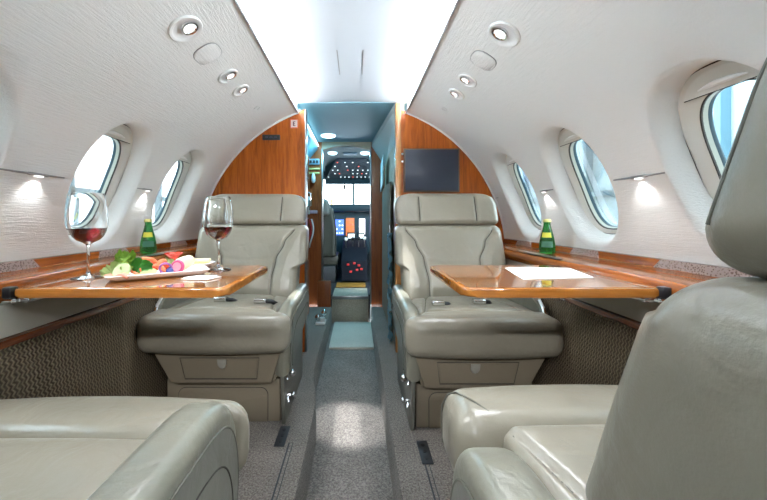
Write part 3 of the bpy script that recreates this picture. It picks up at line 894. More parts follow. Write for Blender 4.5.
# ------------------------------------------------------------------ fold-out tables
TZ = 0.635
def table(side, x_in, label):
    """side: wall side; x_in aisle edge"""
    wx = 0.7682 if side > 0 else 0.8040
    x0, x1 = sorted((x_in, side * wx))
    ya, yb = 0.797, 1.205
    e = empty('folding_table', ((x0 + x1) / 2, ya, TZ - 0.022), label=label, cat='table')
    cx = (x0 + x1) / 2
    def rr(a, b, c, d, r=0.03):
        pts = []
        for (px_, py_, st) in ((c - r, b + r, -90), (c - r, d - r, 0), (a + r, d - r, 90), (a + r, b + r, 180)):
            for k in range(7):
                t = radians(st + 15 * k); pts.append((px_ + r * cos(t) - cx, py_ + r * sin(t) - ya))
        return pts
    bm = NB(); prism(bm, rr(x0, ya, x1, yb), FZ, 0.0, 0.0215, 0.007, 4); obj('table_rim', bm, M['wood_rim'], e, angle=50)
    xm = cx - side * 0.02
    for a, b in ((x0 + 0.012, xm - 0.0012), (xm + 0.0012, x1 - 0.012)):
        bm = NB(); prism(bm, rr(a, ya + 0.012, b, yb - 0.012, 0.012), FZ, 0.015, 0.0225, 0.0006, 1); obj('table_leaf', bm, M['wood_table'], e, angle=30)
    # hinge hardware at the ledge
    hx = side * (wx - 0.006) - cx
    bm = NB(); box(bm, (min(hx - side * 0.014, hx + side * 0.006), -0.010, 0.0), (max(hx - side * 0.014, hx + side * 0.006), 0.012, 0.026), 0.003); o = obj('hinge_block', bm, M['black'], e)
    bm = NB(); box(bm, (min(hx - side * 0.05, hx + side * 0.006), 0.0, -0.011), (max(hx - side * 0.05, hx + side * 0.006), 0.05, -0.001), 0.003); cyl(bm, (hx - side * 0.02, -0.006, -0.006), (hx + side * 0.004, -0.006, -0.006), 0.006, 10); obj('hinge_arm', bm, M['chrome'], e)
    return e
table(-1, -0.283, 'glossy wooden folding table carrying platters and two wine glasses')
table(1, 0.285, 'glossy wooden folding table carrying only loose white papers')

# ------------------------------------------------------------------ seats
def seat(loc, rz, ai, label, arm=(0.195, 0.275), group=None, drawer=True, cz=0.0, ay=0.06, atop=0.452, rw=0.287, belts=True, by=0.0, wing=0.268):
    """local frame: sitter looks towards -y, front of the cushion at y=0; ai = +1/-1 aisle side"""
    e = empty('club_seat', loc, rz, label=label, cat='seat', group=group)
    LZ = M['leather']
    def G(d, w=0.006, h=0.007): return h * math.exp(-(d / w) ** 2)
    # --- front roll
    bm = NB()
    a_in, a_out = arm
    def aisle_edge(v):
        if ay > 0.14: return rw
        f = max(0.0, min(1.0, (v - (ay + 0.000)) / 0.030)); f = f * f * (3 - 2 * f)
        return rw + (a_in + 0.01 - rw) * f
    def wall_edge(v): return 0.285
    def rollw(v): return (aisle_edge(v) + wall_edge(v)) / 2 - 0.016 * max(0.0, (0.035 - v) / 0.035) ** 2
    def rollc(v): return ai * (aisle_edge(v) - wall_edge(v)) / 2
    slab(bm, rollw, 0.0, 0.165, 0.14, 0.045, lambda u, v, n: (u, v + (0.014 * (u / 0.285) ** 2 if v < 0.09 else 0.0), 0.372 + cz + n), 60, 32, crown=0.006, crownb=0.004, ucen=rollc)
    roll = obj('front_cushion', bm, LZ, e, angle=80)
    bm = NB()
    xe = rw - 0.004
    pts = [(ai * xe, 0.040, 0.330 + cz), (ai * xe, 0.026, 0.365 + cz), (ai * (xe - 0.002), 0.026, 0.400 + cz), (ai * (xe - 0.010), 0.034, 0.425 + cz), (ai * (xe - 0.022), 0.056, 0.4415 + cz), (ai * (xe - 0.040), 0.090, 0.4455 + cz), (ai * (xe - 0.060), 0.125, 0.4425 + cz), (ai * (xe - 0.075), 0.150, 0.430 + cz)]
    tube(bm, pts, 0.0018, 8)
    if ay > 0.14: obj('piping', bm, M['piping'], roll)
    else: bm.free()
    # --- seat pad with two converging seams
    ul, ur = (-0.255, a_in) if ai > 0 else (-a_in, 0.255)
    uc = (ul + ur) / 2; hw = (ur - ul) / 2
    def pg(u, v):
        f = (v - 0.15) / 0.34
        sx = 0.195 - 0.075 * f
        return G(abs(u + uc) - sx, 0.006, 0.011)
    bm = NB()
    slab(bm, hw, 0.138, 0.50, 0.13, 0.03, lambda u, v, n: (u, v, 0.372 + cz + n - 0.03 * (v - 0.15)), 80, 30, groove=lambda u, v: pg(u, v), crown=0.012, ucen=lambda v: uc)
    pad = obj('seat_cushion', bm, LZ, e, angle=80)
    for sgn in (-1, 1):
        bm = NB(); pts = []
        for k in range(20):
            v = 0.17 + 0.0145 * k; x = sgn * (0.195 - 0.075 * (v - 0.15) / 0.34)
            fu, fv = (x - uc) / hw, (v - 0.319) / 0.181
            pts.append((x, v, 0.372 + cz + 0.065 + 0.012 * (1 - fu * fu) * (1 - fv ** 4) - 0.03 * (v - 0.15) - 0.0105))
        tube(bm, pts, 0.0016, 6); obj('seam', bm, M['seam'], pad)
    # --- back rest
    def yb(z): return by + 0.407 + 0.345 * (z - 0.42)
    wt = [(0.555, 0.240), (0.585, wing), (0.67, wing), (0.720, wing - 0.001), (0.775, wing - 0.006)]
    def bw(z): return lerp_table(wt, z)
    st = [(0.40, 0.118), (0.50, 0.118), (0.60, 0.135), (0.68, 0.170), (0.75, 0.216)]
    def bg(u, z):
        s = lerp_table(st, z)
        d = abs(u) - s
        side_puff = -0.012 * max(0.0, min(1.0, d / 0.05)) * (1 if z < 0.74 else 0)
        horiz = G(z - (0.60 + 0.10 * u * u / 0.04 * 0.25), 0.006, 0.0018) if abs(u) < s else 0
        return G(d, 0.007, 0.009) + side_puff + horiz
    bm = NB()
    slab(bm, bw, 0.40, 0.769, 0.125, 0.030, lambda u, v, n: (u, yb(v) + 0.055 - n, v), 150, 70, groove=bg, crown=0.012, crownb=0.012)
    back = obj('backrest', bm, LZ, e, angle=80)
    for s in (-1, 1):
        bm = NB()
        tube(bm, [(s * lerp_table(st, z), yb(z) - 0.004 - 0.012 * (1 - (lerp_table(st, z) / bw(z)) ** 2) * (1 - ((z - 0.585) / 0.184) ** 4) + 0.0040, z) for z in [0.42 + 0.0130 * k for k in range(26)]], 0.0016, 6)
        obj('seam', bm, M['seam'], back)
    for s in (-1, 1):
        bm = NB()
        tube(bm, [(s * (bw(z) - 0.006), yb(z) + 0.0085, z) for z in [0.43 + 0.0117 * k for k in range(27)]], 0.0016, 8)
        obj('piping', bm, M['piping'], back)
    # --- head rest
    def yh(z): return by + 0.521 + 0.34 * (z - 0.765)
    def hwid(z):
        t = max(0.0, (z - 0.862) / 0.073)
        return 0.264 - 0.062 * (1 - sqrt(max(0.0, 1 - t * t)))
    def hg(u, z): return G(abs(u) - 0.143, 0.005, 0.008)
    bm = NB()
    slab(bm, hwid, 0.768, 0.935, 0.115, 0.034, lambda u, v, n: (u, yh(v) + 0.055 - n, v), 90, 34, groove=hg, crown=0.012, crownb=0.01)
    head = obj('headrest', bm, LZ, e, angle=80)
    for s in (-1, 1):
        bm = NB()
        tube(bm, [(s * 0.143, yh(z) - 0.004 - 0.0085 * (1 - ((z - 0.849) / 0.085) ** 4) + 0.005, z) for z in [0.79 + 0.0125 * k for k in range(11)]], 0.002, 6)
        obj('seam', bm, M['seam'], head)
    for s in (-1, 1):
        bm = NB()
        pts = [(s * (hwid(z) - 0.006), yh(z) + 0.0130, z) for z in [0.797 + 0.0102 * k for k in range(13)]]
        tube(bm, pts, 0.0016, 8)
        obj('piping', bm, M['piping'], head)
    bm = NB(); box(bm, (-0.225, by + 0.555, 0.70), (0.225, by + 0.63, 0.82), 0.012); obj('headrest_post', bm, LZ, e)
    # --- arm rests
    def arm_outline(top, y0, y1, zb):
        P = [(y0 + 0.012, zb), (y0 + 0.003, (zb + top - 0.135) / 2), (y0, top - 0.135), (y0 + 0.008, top - 0.085), (y0 + 0.028, top - 0.042), (y0 + 0.06, top - 0.014), (y0 + 0.105, top - 0.001), (y0 + 0.16, top + 0.003), (y0 + 0.30, top + 0.006), (y1 - 0.03, top + 0.010), (y1, top - 0.02), (y1, zb + 0.11)]
        Q = [P[0]]
        for k in range(0, len(P) - 3):      # round the front of the arm through its points
            p0, p1, p2, p3 = P[max(k - 1, 0)], P[k], P[k + 1], P[min(k + 2, len(P) - 1)]
            for j in range(1, 5):
                t = j / 4
                Q.append(tuple(0.5 * (2 * b + (c - a) * t + (2 * a - 5 * b + 4 * c - d) * t * t + (3 * b - a - 3 * c + d) * t ** 3) for a, b, c, d in zip(p0, p1, p2, p3)))
        return Q + P[-2:]
    xa, xb = sorted((ai * a_in, ai * a_out))
    bm = NB(); roundprism(bm, arm_outline(atop, ay, 0.60, 0.20), FX, xa, xb, 0.027)
    ar = obj('armrest', bm, M['leather_arm'], e, angle=50)
    bm = NB()
    xo = ai * (a_out - 0.001)
    ins = [(y, z) for y, z in arm_outline(atop - 0.033, ay + 0.022, 0.57, 0.215)]
    prism(bm, ins, FX, xo - 0.004, xo + 0.004, 0.0025, 2)
    obj('side_panel', bm, M['plastic_side'], ar, angle=40)
    bm = NB(); tube(bm, [(xo + ai * 0.003, y, z) for y, z in ins[:-1]], 0.0022, 6); obj('piping', bm, M['piping'], ar)
    ins2 = [(y, z) for y, z in arm_outline(atop - 0.085, ay + 0.05, 0.54, 0.225)]
    bm = NB(); tube(bm, [(xo + ai * 0.004, y, z) for y, z in ins2[:-1]], 0.0018, 6); obj('seam', bm, M['seam'], ar)
    # outboard arm
    x1 = -ai * 0.255; x2 = -ai * 0.285
    bm = NB(); prism(bm, arm_outline(0.485, 0.125, 0.58, 0.31), FX, min(x1, x2), max(x1, x2), 0.010, 3)
    o = obj('armrest', bm, M['leather_arm'], e, angle=50)
    bm = NB(); tube(bm, [(-ai * 0.270, 0.126, 0.385), (-ai * 0.270, 0.130, 0.415), (-ai * 0.270, 0.148, 0.450), (-ai * 0.270, 0.178, 0.474)], 0.010, 10); obj('ashtray_rim', bm, M['chrome'], o)
    # --- base
    def ax(x): return ai * x
    bm = NB()
    vs = []
    topb = [(ax(-0.238), 0.050, 0.312), (ax(0.262), 0.050, 0.312), (ax(0.262), 0.52, 0.312), (ax(-0.238), 0.52, 0.312)]
    botb = [(ax(-0.180), 0.082, 0.165), (ax(0.215), 0.082, 0.165), (ax(0.215), 0.50, 0.165), (ax(-0.180), 0.50, 0.165)]
    t = bmesh.new()
    T = [t.verts.new(p) for p in topb]; B = [t.verts.new(p) for p in botb]
    t.faces.new(T); t.faces.new(B)
    for i in range(4): t.faces.new((T[i], T[(i + 1) % 4], B[(i + 1) % 4], B[i]))
    bmesh.ops.bevel(t, geom=t.edges[:], offset=0.010, segments=3, affect='EDGES')
    absorb(bm, t)
    ub = obj('seat_box', bm, M['base'], e, angle=40)
    if drawer:
        def dr(x, z, off): return (ax(x), 0.050 + (0.312 - z) / 0.147 * 0.032 - off, z)
        c = [(-0.125, 0.275), (0.165, 0.275), (0.150, 0.195), (-0.115, 0.195)]
        t = bmesh.new(); F = [t.verts.new(dr(x, z, 0.004)) for x, z in c]; K = [t.verts.new(dr(x, z, -0.01)) for x, z in c]
        t.faces.new(F); t.faces.new(K)
        for i in range(4): t.faces.new((F[i], F[(i + 1) % 4], K[(i + 1) % 4], K[i]))
        bmesh.ops.bevel(t, geom=t.edges[:], offset=0.0018, segments=2, affect='EDGES')
        bm = NB(); absorb(bm, t); d = obj('drawer', bm, M['base'], e, angle=40)
        bm = NB()
        loop = [dr(x, z, 0.001) for x, z in ((-0.129, 0.279), (0.169, 0.279), (0.154, 0.191), (-0.119, 0.191))]
        tube(bm, loop, 0.0016, 6, closed=True); obj('drawer_gap', bm, M['seam'], d)
        bm = NB()
        o_ = [(-0.017, 0.0), (0.017, 0.0), (0.017, -0.022), (0.010, -0.034), (0, -0.038), (-0.010, -0.034), (-0.017, -0.022)]
        prism(bm, [(0.03 * ai + x, 0.274 + z) for x, z in o_], lambda p, q, a: (p, 0.050 + (0.312 - q) / 0.147 * 0.032 - a, q), 0.002, 0.010, 0.002, 2)
        obj('pull_tab', bm, M['panel'], d)
    bm = NB(); x0, x1 = sorted((ax(-0.215), ax(0.235))); box(bm, (x0, 0.12, 0.0), (x1, 0.50, 0.172), 0.008)
    lb = obj('pedestal', bm, M['base'], e)
    bm = NB()
    arch = [(-0.165, 0.0)] + [(-0.165 + 0.028 * (1 - cos(k * pi / 12)), 0.105 + 0.028 * sin(k * pi / 12)) for k in range(7)] + [(0.185 - 0.028 * (1 - sin(k * pi / 12)), 0.105 + 0.028 * cos(k * pi / 12)) for k in range(7)] + [(0.185, 0.0)]
    prism(bm, [(ax(x), z + 0.004) for x, z in arch], FY, 0.1145, 0.122, 0.002, 2); o = obj('access_panel', bm, M['base'], lb, angle=40)
    bm = NB(); tube(bm, [(ax(x), 0.117, z + 0.004) for x, z in arch], 0.0018, 6); obj('panel_gap', bm, M['seam'], lb)
    # aisle-side skirt with chrome knobs
    bm = NB(); prism(bm, [(0.060, 0.315), (0.105, 0.0), (0.50, 0.0), (0.52, 0.32)], FX, min(ax(0.243), ax(0.258)), max(ax(0.243), ax(0.258)), 0.003, 2)
    sk = obj('side_skirt', bm, M['plastic_side'], e, angle=40)
    for y, z, zl in ((0.105, 0.20, 0.016), (0.125, 0.105, 0.014)):
        bm = NB(); cyl(bm, (ax(0.255), y, z), (ax(0.280), y, z), 0.007, 10); ball(bm, (ax(0.283), y, z), zl * 0.8)
        tube(bm, [(ax(0.262), y, z - 0.002), (ax(0.268), y - 0.015, z - 0.02)], 0.004, 8)
        obj('lever_knob', bm, M['chrome'], sk)
    # seat belt halves lying in the crease
    for x, y, z, m, nm in () if not belts else ((ax(0.125), 0.225, 0.4525 + cz, 'chrome', 'belt_buckle'), (ax(-0.048), 0.235, 0.457 + cz, 'chrome', 'belt_latch')):
        bm = NB(); box(bm, (x - 0.026, y - 0.016, z - 0.010), (x + 0.026, y + 0.016, z + 0.010), 0.005, 3)
        o = obj(nm, bm, M[m], e)
        bm = NB(); tube(bm, [(x + 0.024, y + 0.004, z - 0.002), (x + 0.045, y + 0.01, z - 0.006), (x + 0.060, y + 0.03, z - 0.02)], 0.009, 8); obj('belt_strap', bm, M['black'], o)
    return e

SL = seat((-0.506, 1.205, 0), 0, +1, 'beige leather club seat facing the camera behind the food table', arm=(0.218, 0.279), group='club seats', wing=0.279)
SR = seat((0.490, 1.165, 0), 0, -1, 'beige leather club seat facing the camera below the wall monitor', arm=(0.218, 0.279), group='club seats')
NR = seat((0.480, 0.728, 0), pi, +1, 'beige leather club seat seen from behind, tall headrest close to the camera', arm=(0.205, 0.297), group='club seats', cz=0.012, ay=0.16, atop=0.468, rw=0.278, belts=False, wing=0.277)
NL = seat((-0.488, 0.735, 0), pi, -1, 'beige leather club seat facing away, only bright cushion and armrest in view', arm=(0.190, 0.279), group='club seats', cz=-0.016, ay=0.045, atop=0.470, belts=False, by=0.048, rw=0.300)

# ------------------------------------------------------------------ glasses, bottles, food
def wine_glass(x, y, z, label):
    e = empty('wine_glass', (x, y, z), label=label, cat='wine glass', group='wine glasses')
    Rm = [(0.0, 0.098), (0.012, 0.0995), (0.025, 0.106), (0.034, 0.116), (0.040, 0.129), (0.0440, 0.146), (0.0450, 0.163), (0.0435, 0.188), (0.0395, 0.214), (0.0355, 0.236)]
    outer = [(0.0385, 0.0), (0.039, 0.0015), (0.034, 0.003), (0.015, 0.006), (0.006, 0.011), (0.0036, 0.022), (0.0032, 0.06), (0.0038, 0.085), (0.006, 0.093)] + [(r + 0.0012, h - 0.0012) for r, h in Rm[1:]]
    inner = list(reversed(Rm))
    bm = NB(); lathe(bm, outer + inner, 48, cap=False)
    t = [v for v in bm.verts]
    # close the foot underneath
    bot = [v for v in bm.verts if abs(v.co.z) < 1e-6]
    bmesh.ops.contextual_create(bm, geom=bot)
    g = obj('glass_body', bm, M['glass'], e, angle=60)
    # wine
    lvl = 0.1385
    wp = [(0.0, 0.0985)] + [(r - 0.0004, h + 0.0003) for r, h in Rm[1:] if h < lvl] + [(0.0420, lvl), (0.0, lvl)]
    bm = NB(); lathe(bm, wp, 40, cap=False); obj('wine', bm, M['wine'], e, angle=40)
    return e
T0 = TZ + 0.0012
wine_glass(-0.722, 0.940, T0, 'wine glass half filled with red wine standing next to the long platter of salad')
wine_glass(-0.418, 1.085, T0, 'wine glass with red wine standing near the free aisle end of the table')

def bottle(x, y, z, label):
    e = empty('water_bottle', (x, y, z), label=label, cat='bottle', group='small green bottles')
    prof = [(0.0, 0.0), (0.024, 0.0), (0.029, 0.003), (0.0305, 0.010), (0.031, 0.028), (0.029, 0.045), (0.0255, 0.065), (0.021, 0.085), (0.0165, 0.103), (0.0135, 0.117), (0.0125, 0.125), (0.0135, 0.128), (0.0135, 0.133), (0.0, 0.133)]
    bm = NB(); lathe(bm, prof, 36, cap=False); obj('bottle_body', bm, M['bottle'], e, angle=50)
    bm = NB(); lathe(bm, [(0.0148, 0.131), (0.0150, 0.137), (0.0135, 0.143), (0.0, 0.1445), (0.0, 0.1330), (0.0148, 0.131)], 24, cap=False); obj('cap', bm, M['gold'], e)
    # paper labels wrapped on the front
    def wrap(z0, z1, a0, a1, m, nm):
        bm = NB(); n = 12; lo = []; hi = []
        def rad(h):
            for (r0, h0), (r1, h1) in zip(prof[1:], prof[2:]):
                if h0 <= h <= h1 and h1 > h0: return r0 + (r1 - r0) * (h - h0) / (h1 - h0)
            return 0.02
        rows = []
        for j in range(5):
            h = z0 + (z1 - z0) * j / 4
            rows.append([[bm.verts.new(((rad(h) + o_) * cos(radians(a0 + (a1 - a0) * k / n)), (rad(h) + o_) * sin(radians(a0 + (a1 - a0) * k / n)), h)) for k in range(n + 1)] for o_ in (0.0004, 0.0009)])
        for A, B in zip(rows, rows[1:]):
            for k in range(n):
                bm.faces.new((A[1][k], A[1][k + 1], B[1][k + 1], B[1][k])); bm.faces.new((A[0][k + 1], A[0][k], B[0][k], B[0][k + 1]))
        return obj(nm, bm, m, e)
    fa = math.degrees(atan2(-y, 0.03 - x))
    wrap(0.068, 0.088, fa - 50, fa + 40, M['yellow'], 'neck_label')
    wrap(0.028, 0.052, fa - 42, fa + 42, mat('label_dark', (0.05, 0.16, 0.10), 0.5), 'body_label')
    return e
bottle(-0.852, 1.42, 0.6562, 'small green glass bottle on the ledge behind the salad platter')
bottle(0.822, 1.40, 0.6560, 'small green glass bottle on the ledge behind the white papers')

def rrect_plate(name, cx, cy, lx_, ly_, ang, label, h=0.014, cat='platter'):
    e = empty(name, (cx, cy, T0), ang, label=label, cat=cat)
    t = bmesh.new()
    rings = []
    def ring(a, b, z, r=0.02):
        pts = []
        for (px_, py_, st) in ((a - r, -b + r, -90), (a - r, b - r, 0), (-a + r, b - r, 90), (-a + r, -b + r, 180)):
            for k in range(6):
                q = radians(st + 18 * k); pts.append(t.verts.new((px_ + r * cos(q), py_ + r * sin(q), z)))
        return pts
    A, B = lx_ / 2, ly_ / 2
    rings = [ring(A * 0.86, B * 0.72, 0.0), ring(A * 0.95, B * 0.9, h * 0.45), ring(A, B, h), ring(A - 0.003, B - 0.003, h + 0.0015), ring(A - 0.016, B - 0.012, h * 0.7), ring(A * 0.84, B * 0.7, 0.005)]
    t.faces.new(rings[0]); t.faces.new(rings[-1])
    for P, Q in zip(rings, rings[1:]):
        n = len(P)
        for k in range(n): t.faces.new((P[k], P[(k + 1) % n], Q[(k + 1) % n], Q[k]))
    bm = NB(); absorb(bm, t)
    obj('plate', bm, M['china'], e, angle=30)
    return e
PL = Matrix.Translation((-0.538, 0.968, T0)) @ Matrix.Rotation(radians(33), 4, 'Z')
rrect_plate('long_platter', -0.536, 0.966, 0.255, 0.118, radians(33), 'long white platter holding salad, prawns and a wrap', 0.015)
rrect_plate('long_platter', -0.560, 1.148, 0.19, 0.085, radians(4), 'white platter with sandwiches and a red garnish behind the salad', 0.014)
def onp(u, v, z=0.007):
    return PL @ Vector((u, v, z))

m_let = mat('lettuce', (0.24, 0.40, 0.05), 0.45)
m_let2 = mat('lettuce_pale', (0.38, 0.47, 0.17), 0.45)
m_herb = mat('herb', (0.05, 0.25, 0.03), 0.5)
m_cuc = mat('cucumber', (0.42, 0.48, 0.22), 0.35)
m_ham = mat('ham', (0.62, 0.26, 0.18), 0.45)
m_prawn = mat('prawn', (0.78, 0.20, 0.08), 0.35)
m_tom = mat('tomato', (0.68, 0.06, 0.03), 0.25)
m_cream = mat('cream', (0.74, 0.66, 0.42), 0.5)
m_purple = mat('onion', (0.36, 0.10, 0.33), 0.35)
m_berry = mat('berry', (0.05, 0.06, 0.22), 0.35)
m_rad = mat('radish', (0.55, 0.06, 0.16), 0.35)
m_bread = mat('bread', (0.70, 0.52, 0.27), 0.7)

def leaf(c, r, tilt, az, m, seed, label, name='lettuce_leaf', cat='lettuce', group='lettuce leaves', ruf=0.35):
    rnd = random.Random(seed); ph = [rnd.uniform(0, 6.28) for _ in range(4)]
    t = bmesh.new(); rows = []
    for j in range(9):
        f = j / 8; row = []
        for k in range(72):
            a = 2 * pi * k / 72
            rr_ = r * f * (1 + 0.12 * sin(3 * a + ph[0]))
            h = r * (0.55 * f * f) + ruf * r * f ** 2 * (0.35 * sin(9 * a + ph[1]) + 0.35 * sin(15 * a + ph[2] + 5 * f) + 0.3 * sin(5 * a + ph[3]) + 0.2 * sin(14 * f + 3 * a))
            row.append(t.verts.new((rr_ * cos(a), rr_ * sin(a), h)) if j else None)
        rows.append(row)
    c0 = t.verts.new((0, 0, 0))
    for k in range(72): t.faces.new((c0, rows[1][k], rows[1][(k + 1) % 72]))
    for A, B in zip(rows[1:], rows[2:]):
        for k in range(72): t.faces.new((A[k], A[(k + 1) % 72], B[(k + 1) % 72], B[k]))
    bmesh.ops.solidify(t, geom=t.faces[:], thickness=0.0012)
    t.transform(Matrix.Rotation(az, 4, 'Z') @ Matrix.Rotation(tilt, 4, 'X'))
    zmin = min(v.co.z for v in t.verts)
    for v in t.verts: v.co.z -= zmin
    bm = NB(); absorb(bm, t)
    return obj(name, bm, m, loc=c, label=label, cat=cat, group=group, angle=80)
for u, v, z, r_, tl, az, m, sd, lab in ((-0.092, 0.020, 0.010, 0.024, 60, 0.9, m_let, 3, 'frilly green lettuce leaf at the left end of the salad heap'), (-0.072, 0.026, 0.012, 0.025, 66, 0.3, m_let, 21, 'frilly green lettuce leaf at the back of the salad heap'),
                                 (-0.082, 0.018, 0.032, 0.024, 55, 0.6, m_let, 31, 'frilly green lettuce leaf topmost on the salad heap'), (-0.066, 0.008, 0.020, 0.020, 70, 1.2, m_let, 41, 'frilly green lettuce leaf in the middle of the salad heap')):
    leaf(onp(u, v, z), r_, radians(tl), az, m, sd, lab, ruf=0.6)
leaf(onp(-0.106, -0.018, 0.007), 0.025, radians(50), 0.2, m_let2, 5, 'pale lettuce heart in front of the curly leaf')
leaf(onp(-0.050, -0.022, 0.007), 0.026, radians(72), 1.0, m_herb, 8, 'dark green leaf between the lettuce and the prawns', ruf=0.25)
leaf(onp(0.025, 0.030, 0.007), 0.024, radians(45), 0.3, m_let2, 11, 'small pale leaf tucked behind the wrap')
# cucumber and ham
for (u, v, z, tl, lab) in ((-0.088, -0.030, 0.007, 55, 'pale cucumber slice leaning on the lettuce heart'), (-0.030, -0.036, 0.007, 20, 'pale cucumber slice lying flat before the prawns')):
    bm = NB(); t = bmesh.new()
    M_ = Matrix.Rotation(radians(tl), 4, 'X')
    lathe(bm, [(0, 0), (0.021, 0), (0.023, 0.002), (0.021, 0.005), (0, 0.005)], 24, M_, cap=False)
    zz = min(w_.co.z for w_ in bm.verts)
    for w_ in bm.verts: w_.co.z -= zz
    obj('cucumber_slice', bm, m_cuc, loc=onp(u, v, z), label=lab, cat='cucumber', group='cucumber slices')
bm = NB(); slab(bm, 0.030, -0.013, 0.013, 0.008, 0.0035, lambda u, v, n: (u, v, 0.008 + n + 0.004 * sin(u * 130)), 30, 12)
obj('ham_slice', bm, m_ham, loc=onp(-0.096, -0.040, 0.006), label='folded pink ham slice at the platter edge under the lettuce', cat='ham')
# prawns: curled bodies
def prawn(u, v, az, tilt, sc, label, z=0.007):
    bm = NB(); pts = []; rad = []
    for k in range(15):
        a = radians(-30 + 17 * k); f = k / 14
        pts.append((0.011 * sc * cos(a), 0.011 * sc * sin(a), 0.0)); rad.append(sc * (0.0058 - 0.0040 * f))
    tube(bm, pts, rad, 10)
    Mx = Matrix.Rotation(az, 4, 'Z') @ Matrix.Rotation(tilt, 4, 'X'); bm.transform(Mx)
    zz = min(w_.co.z for w_ in bm.verts)
    for w_ in bm.verts: w_.co.z -= zz
    e = obj('prawn', bm, m_prawn, loc=onp(u, v, z), label=label, cat='prawn', group='prawns on the long platter')
    p = Vector(pts[-1]); q = Vector((p.x + 0.006 * sc, p.y - 0.002, 0))
    return e
pr = [(-0.046, 0.012, 0.2, 1.2, 1.5, 0.012, 'nearest the dark green leaf'), (-0.036, -0.012, 1.4, 1.0, 1.45, 0.007, 'at the front of the heap, beside the dark leaf'), (-0.012, 0.022, 2.4, 1.3, 1.5, 0.012, 'at the back of the heap below the bottle'),
      (-0.008, -0.012, 0.9, 0.9, 1.4, 0.007, 'at the front of the heap, beside the onion ring'), (-0.026, 0.012, 3.3, 0.5, 1.6, 0.030, 'lying topmost on the heap'), (0.004, 0.012, 4.5, 1.1, 1.4, 0.018, 'on the heap next to the wrap'), (-0.052, -0.030, 2.0, 0.4, 1.3, 0.007, 'lying flat by the cucumber slice')]
for u, v, az, tl, sc, z, where in pr:
    prawn(u, v, az, tl, sc, 'orange curled prawn ' + where, z)
for u, v, z, r_, lab in ((-0.022, 0.000, 0.007, 0.015, 'small red tomato half hidden among the prawns'), (0.012, 0.030, 0.007, 0.014, 'small red tomato behind the onion ring')):
    bm = NB(); ball(bm, (0, 0, r_), r_, (1, 1, 0.95)); obj('cherry_tomato', bm, m_tom, loc=onp(u, v, z), label=lab, cat='tomato', group='tomatoes')
# onion ring, radish, berry, wrap
bm = NB(); tube(bm, [(0.015 * cos(k * pi / 12), 0.0, 0.0175 + 0.015 * sin(k * pi / 12)) for k in range(24)], 0.0030, 8, closed=True)
obj('onion_ring', bm, m_purple, loc=onp(0.014, -0.028), rot=(0.2, 0, 0.3), label='purple onion ring standing beside the radish slice', cat='onion')
bm = NB(); lathe(bm, [(0, 0), (0.017, 0), (0.0200, 0.004), (0.017, 0.008), (0, 0.008)], 26, Matrix.Rotation(radians(80), 4, 'X'), cap=False)
zz = min(v.co.z for v in bm.verts)
for v in bm.verts: v.co.z -= zz
e = obj('radish_slice', bm, m_rad, loc=onp(0.045, -0.026), label='dark red radish slice standing before the cream wrap', cat='radish')
bm = NB(); lathe(bm, [(0, 0.0084), (0.0115, 0.0084), (0.0125, 0.0092), (0, 0.0096)], 20, Matrix.Rotation(radians(80), 4, 'X'), cap=False)
for v in bm.verts: v.co.z -= zz
obj('radish_flesh', bm, mat('radish_pink', (0.72, 0.30, 0.36), 0.4), e)
bm = NB(); ball(bm, (0, 0, 0.010), 0.010); lathe(bm, [(0.003, 0.0195), (0.005, 0.0215), (0.002, 0.0205)], 8)
obj('blueberry', bm, m_berry, loc=onp(0.022, -0.043), label='dark blueberry between the onion ring and the radish', cat='berry')
bm = NB(); Mx = Matrix.Rotation(radians(28), 4, 'Z') @ Matrix.Rotation(radians(64), 4, 'Y')
lathe(bm, [(0.0, 0.046), (0.009, 0.044), (0.016, 0.036), (0.0195, 0.020), (0.0205, 0.002), (0.018, -0.003), (0.0, -0.0015)], 28, Mx, cap=False)
zz = min(v.co.z for v in bm.verts)
for v in bm.verts: v.co.z -= zz
e = obj('wrap_roll', bm, m_cream, loc=onp(0.050, 0.012), label='pale cream rolled wrap behind the radish slice', cat='wrap')
# sandwiches and garnish on the back platter
P2 = Matrix.Translation((-0.560, 1.148, T0)) @ Matrix.Rotation(radians(4), 4, 'Z')
for k, (u, v) in enumerate(((0.046, 0.018), (0.052, -0.012))):
    p = P2 @ Vector((u, v, 0.0055))
    e = empty('sandwich', p, radians(8), label=('long pale sandwich beside the red garnish' if k == 0 else 'long pale sandwich nearest the free end of the back platter'), cat='sandwich', group='sandwiches')
    bm = NB(); box(bm, (-0.040, -0.016 + 0.008 * k, 0.0), (0.034, 0.006, 0.008), 0.003); obj('bread_slice', bm, m_bread, e)
    bm = NB(); box(bm, (-0.040, -0.016 + 0.008 * k, 0.0085), (0.034, 0.006, 0.0115), 0.001); obj('filling', bm, mat('filling_%d' % k, (0.72, 0.6, 0.2), 0.5), e)
    bm = NB(); box(bm, (-0.041, -0.017 + 0.008 * k, 0.012), (0.035, 0.007, 0.021), 0.004); obj('bread_slice', bm, m_cream, e)
e = empty('red_garnish', P2 @ Vector((-0.040, 0.012, 0.0055)), label='bright red cut vegetable flower on the back platter', cat='garnish')
for k in range(9):
    a = 2 * pi * k / 9
    bm = NB(); slab(bm, 0.0065, 0.0, 0.026, 0.003, 0.0014, lambda u, v, n: (u * 1.2, 0.004 + v * 0.95, 0.022 + v * 0.75 + n + 6 * u * u), 10, 10)
    bm.transform(Matrix.Rotation(a, 4, 'Z')); obj('petal', bm, m_tom, e)
bm = NB(); ball(bm, (0, 0, 0.0145), 0.013, (1, 1, 1.1)); obj('core', bm, m_tom, e)
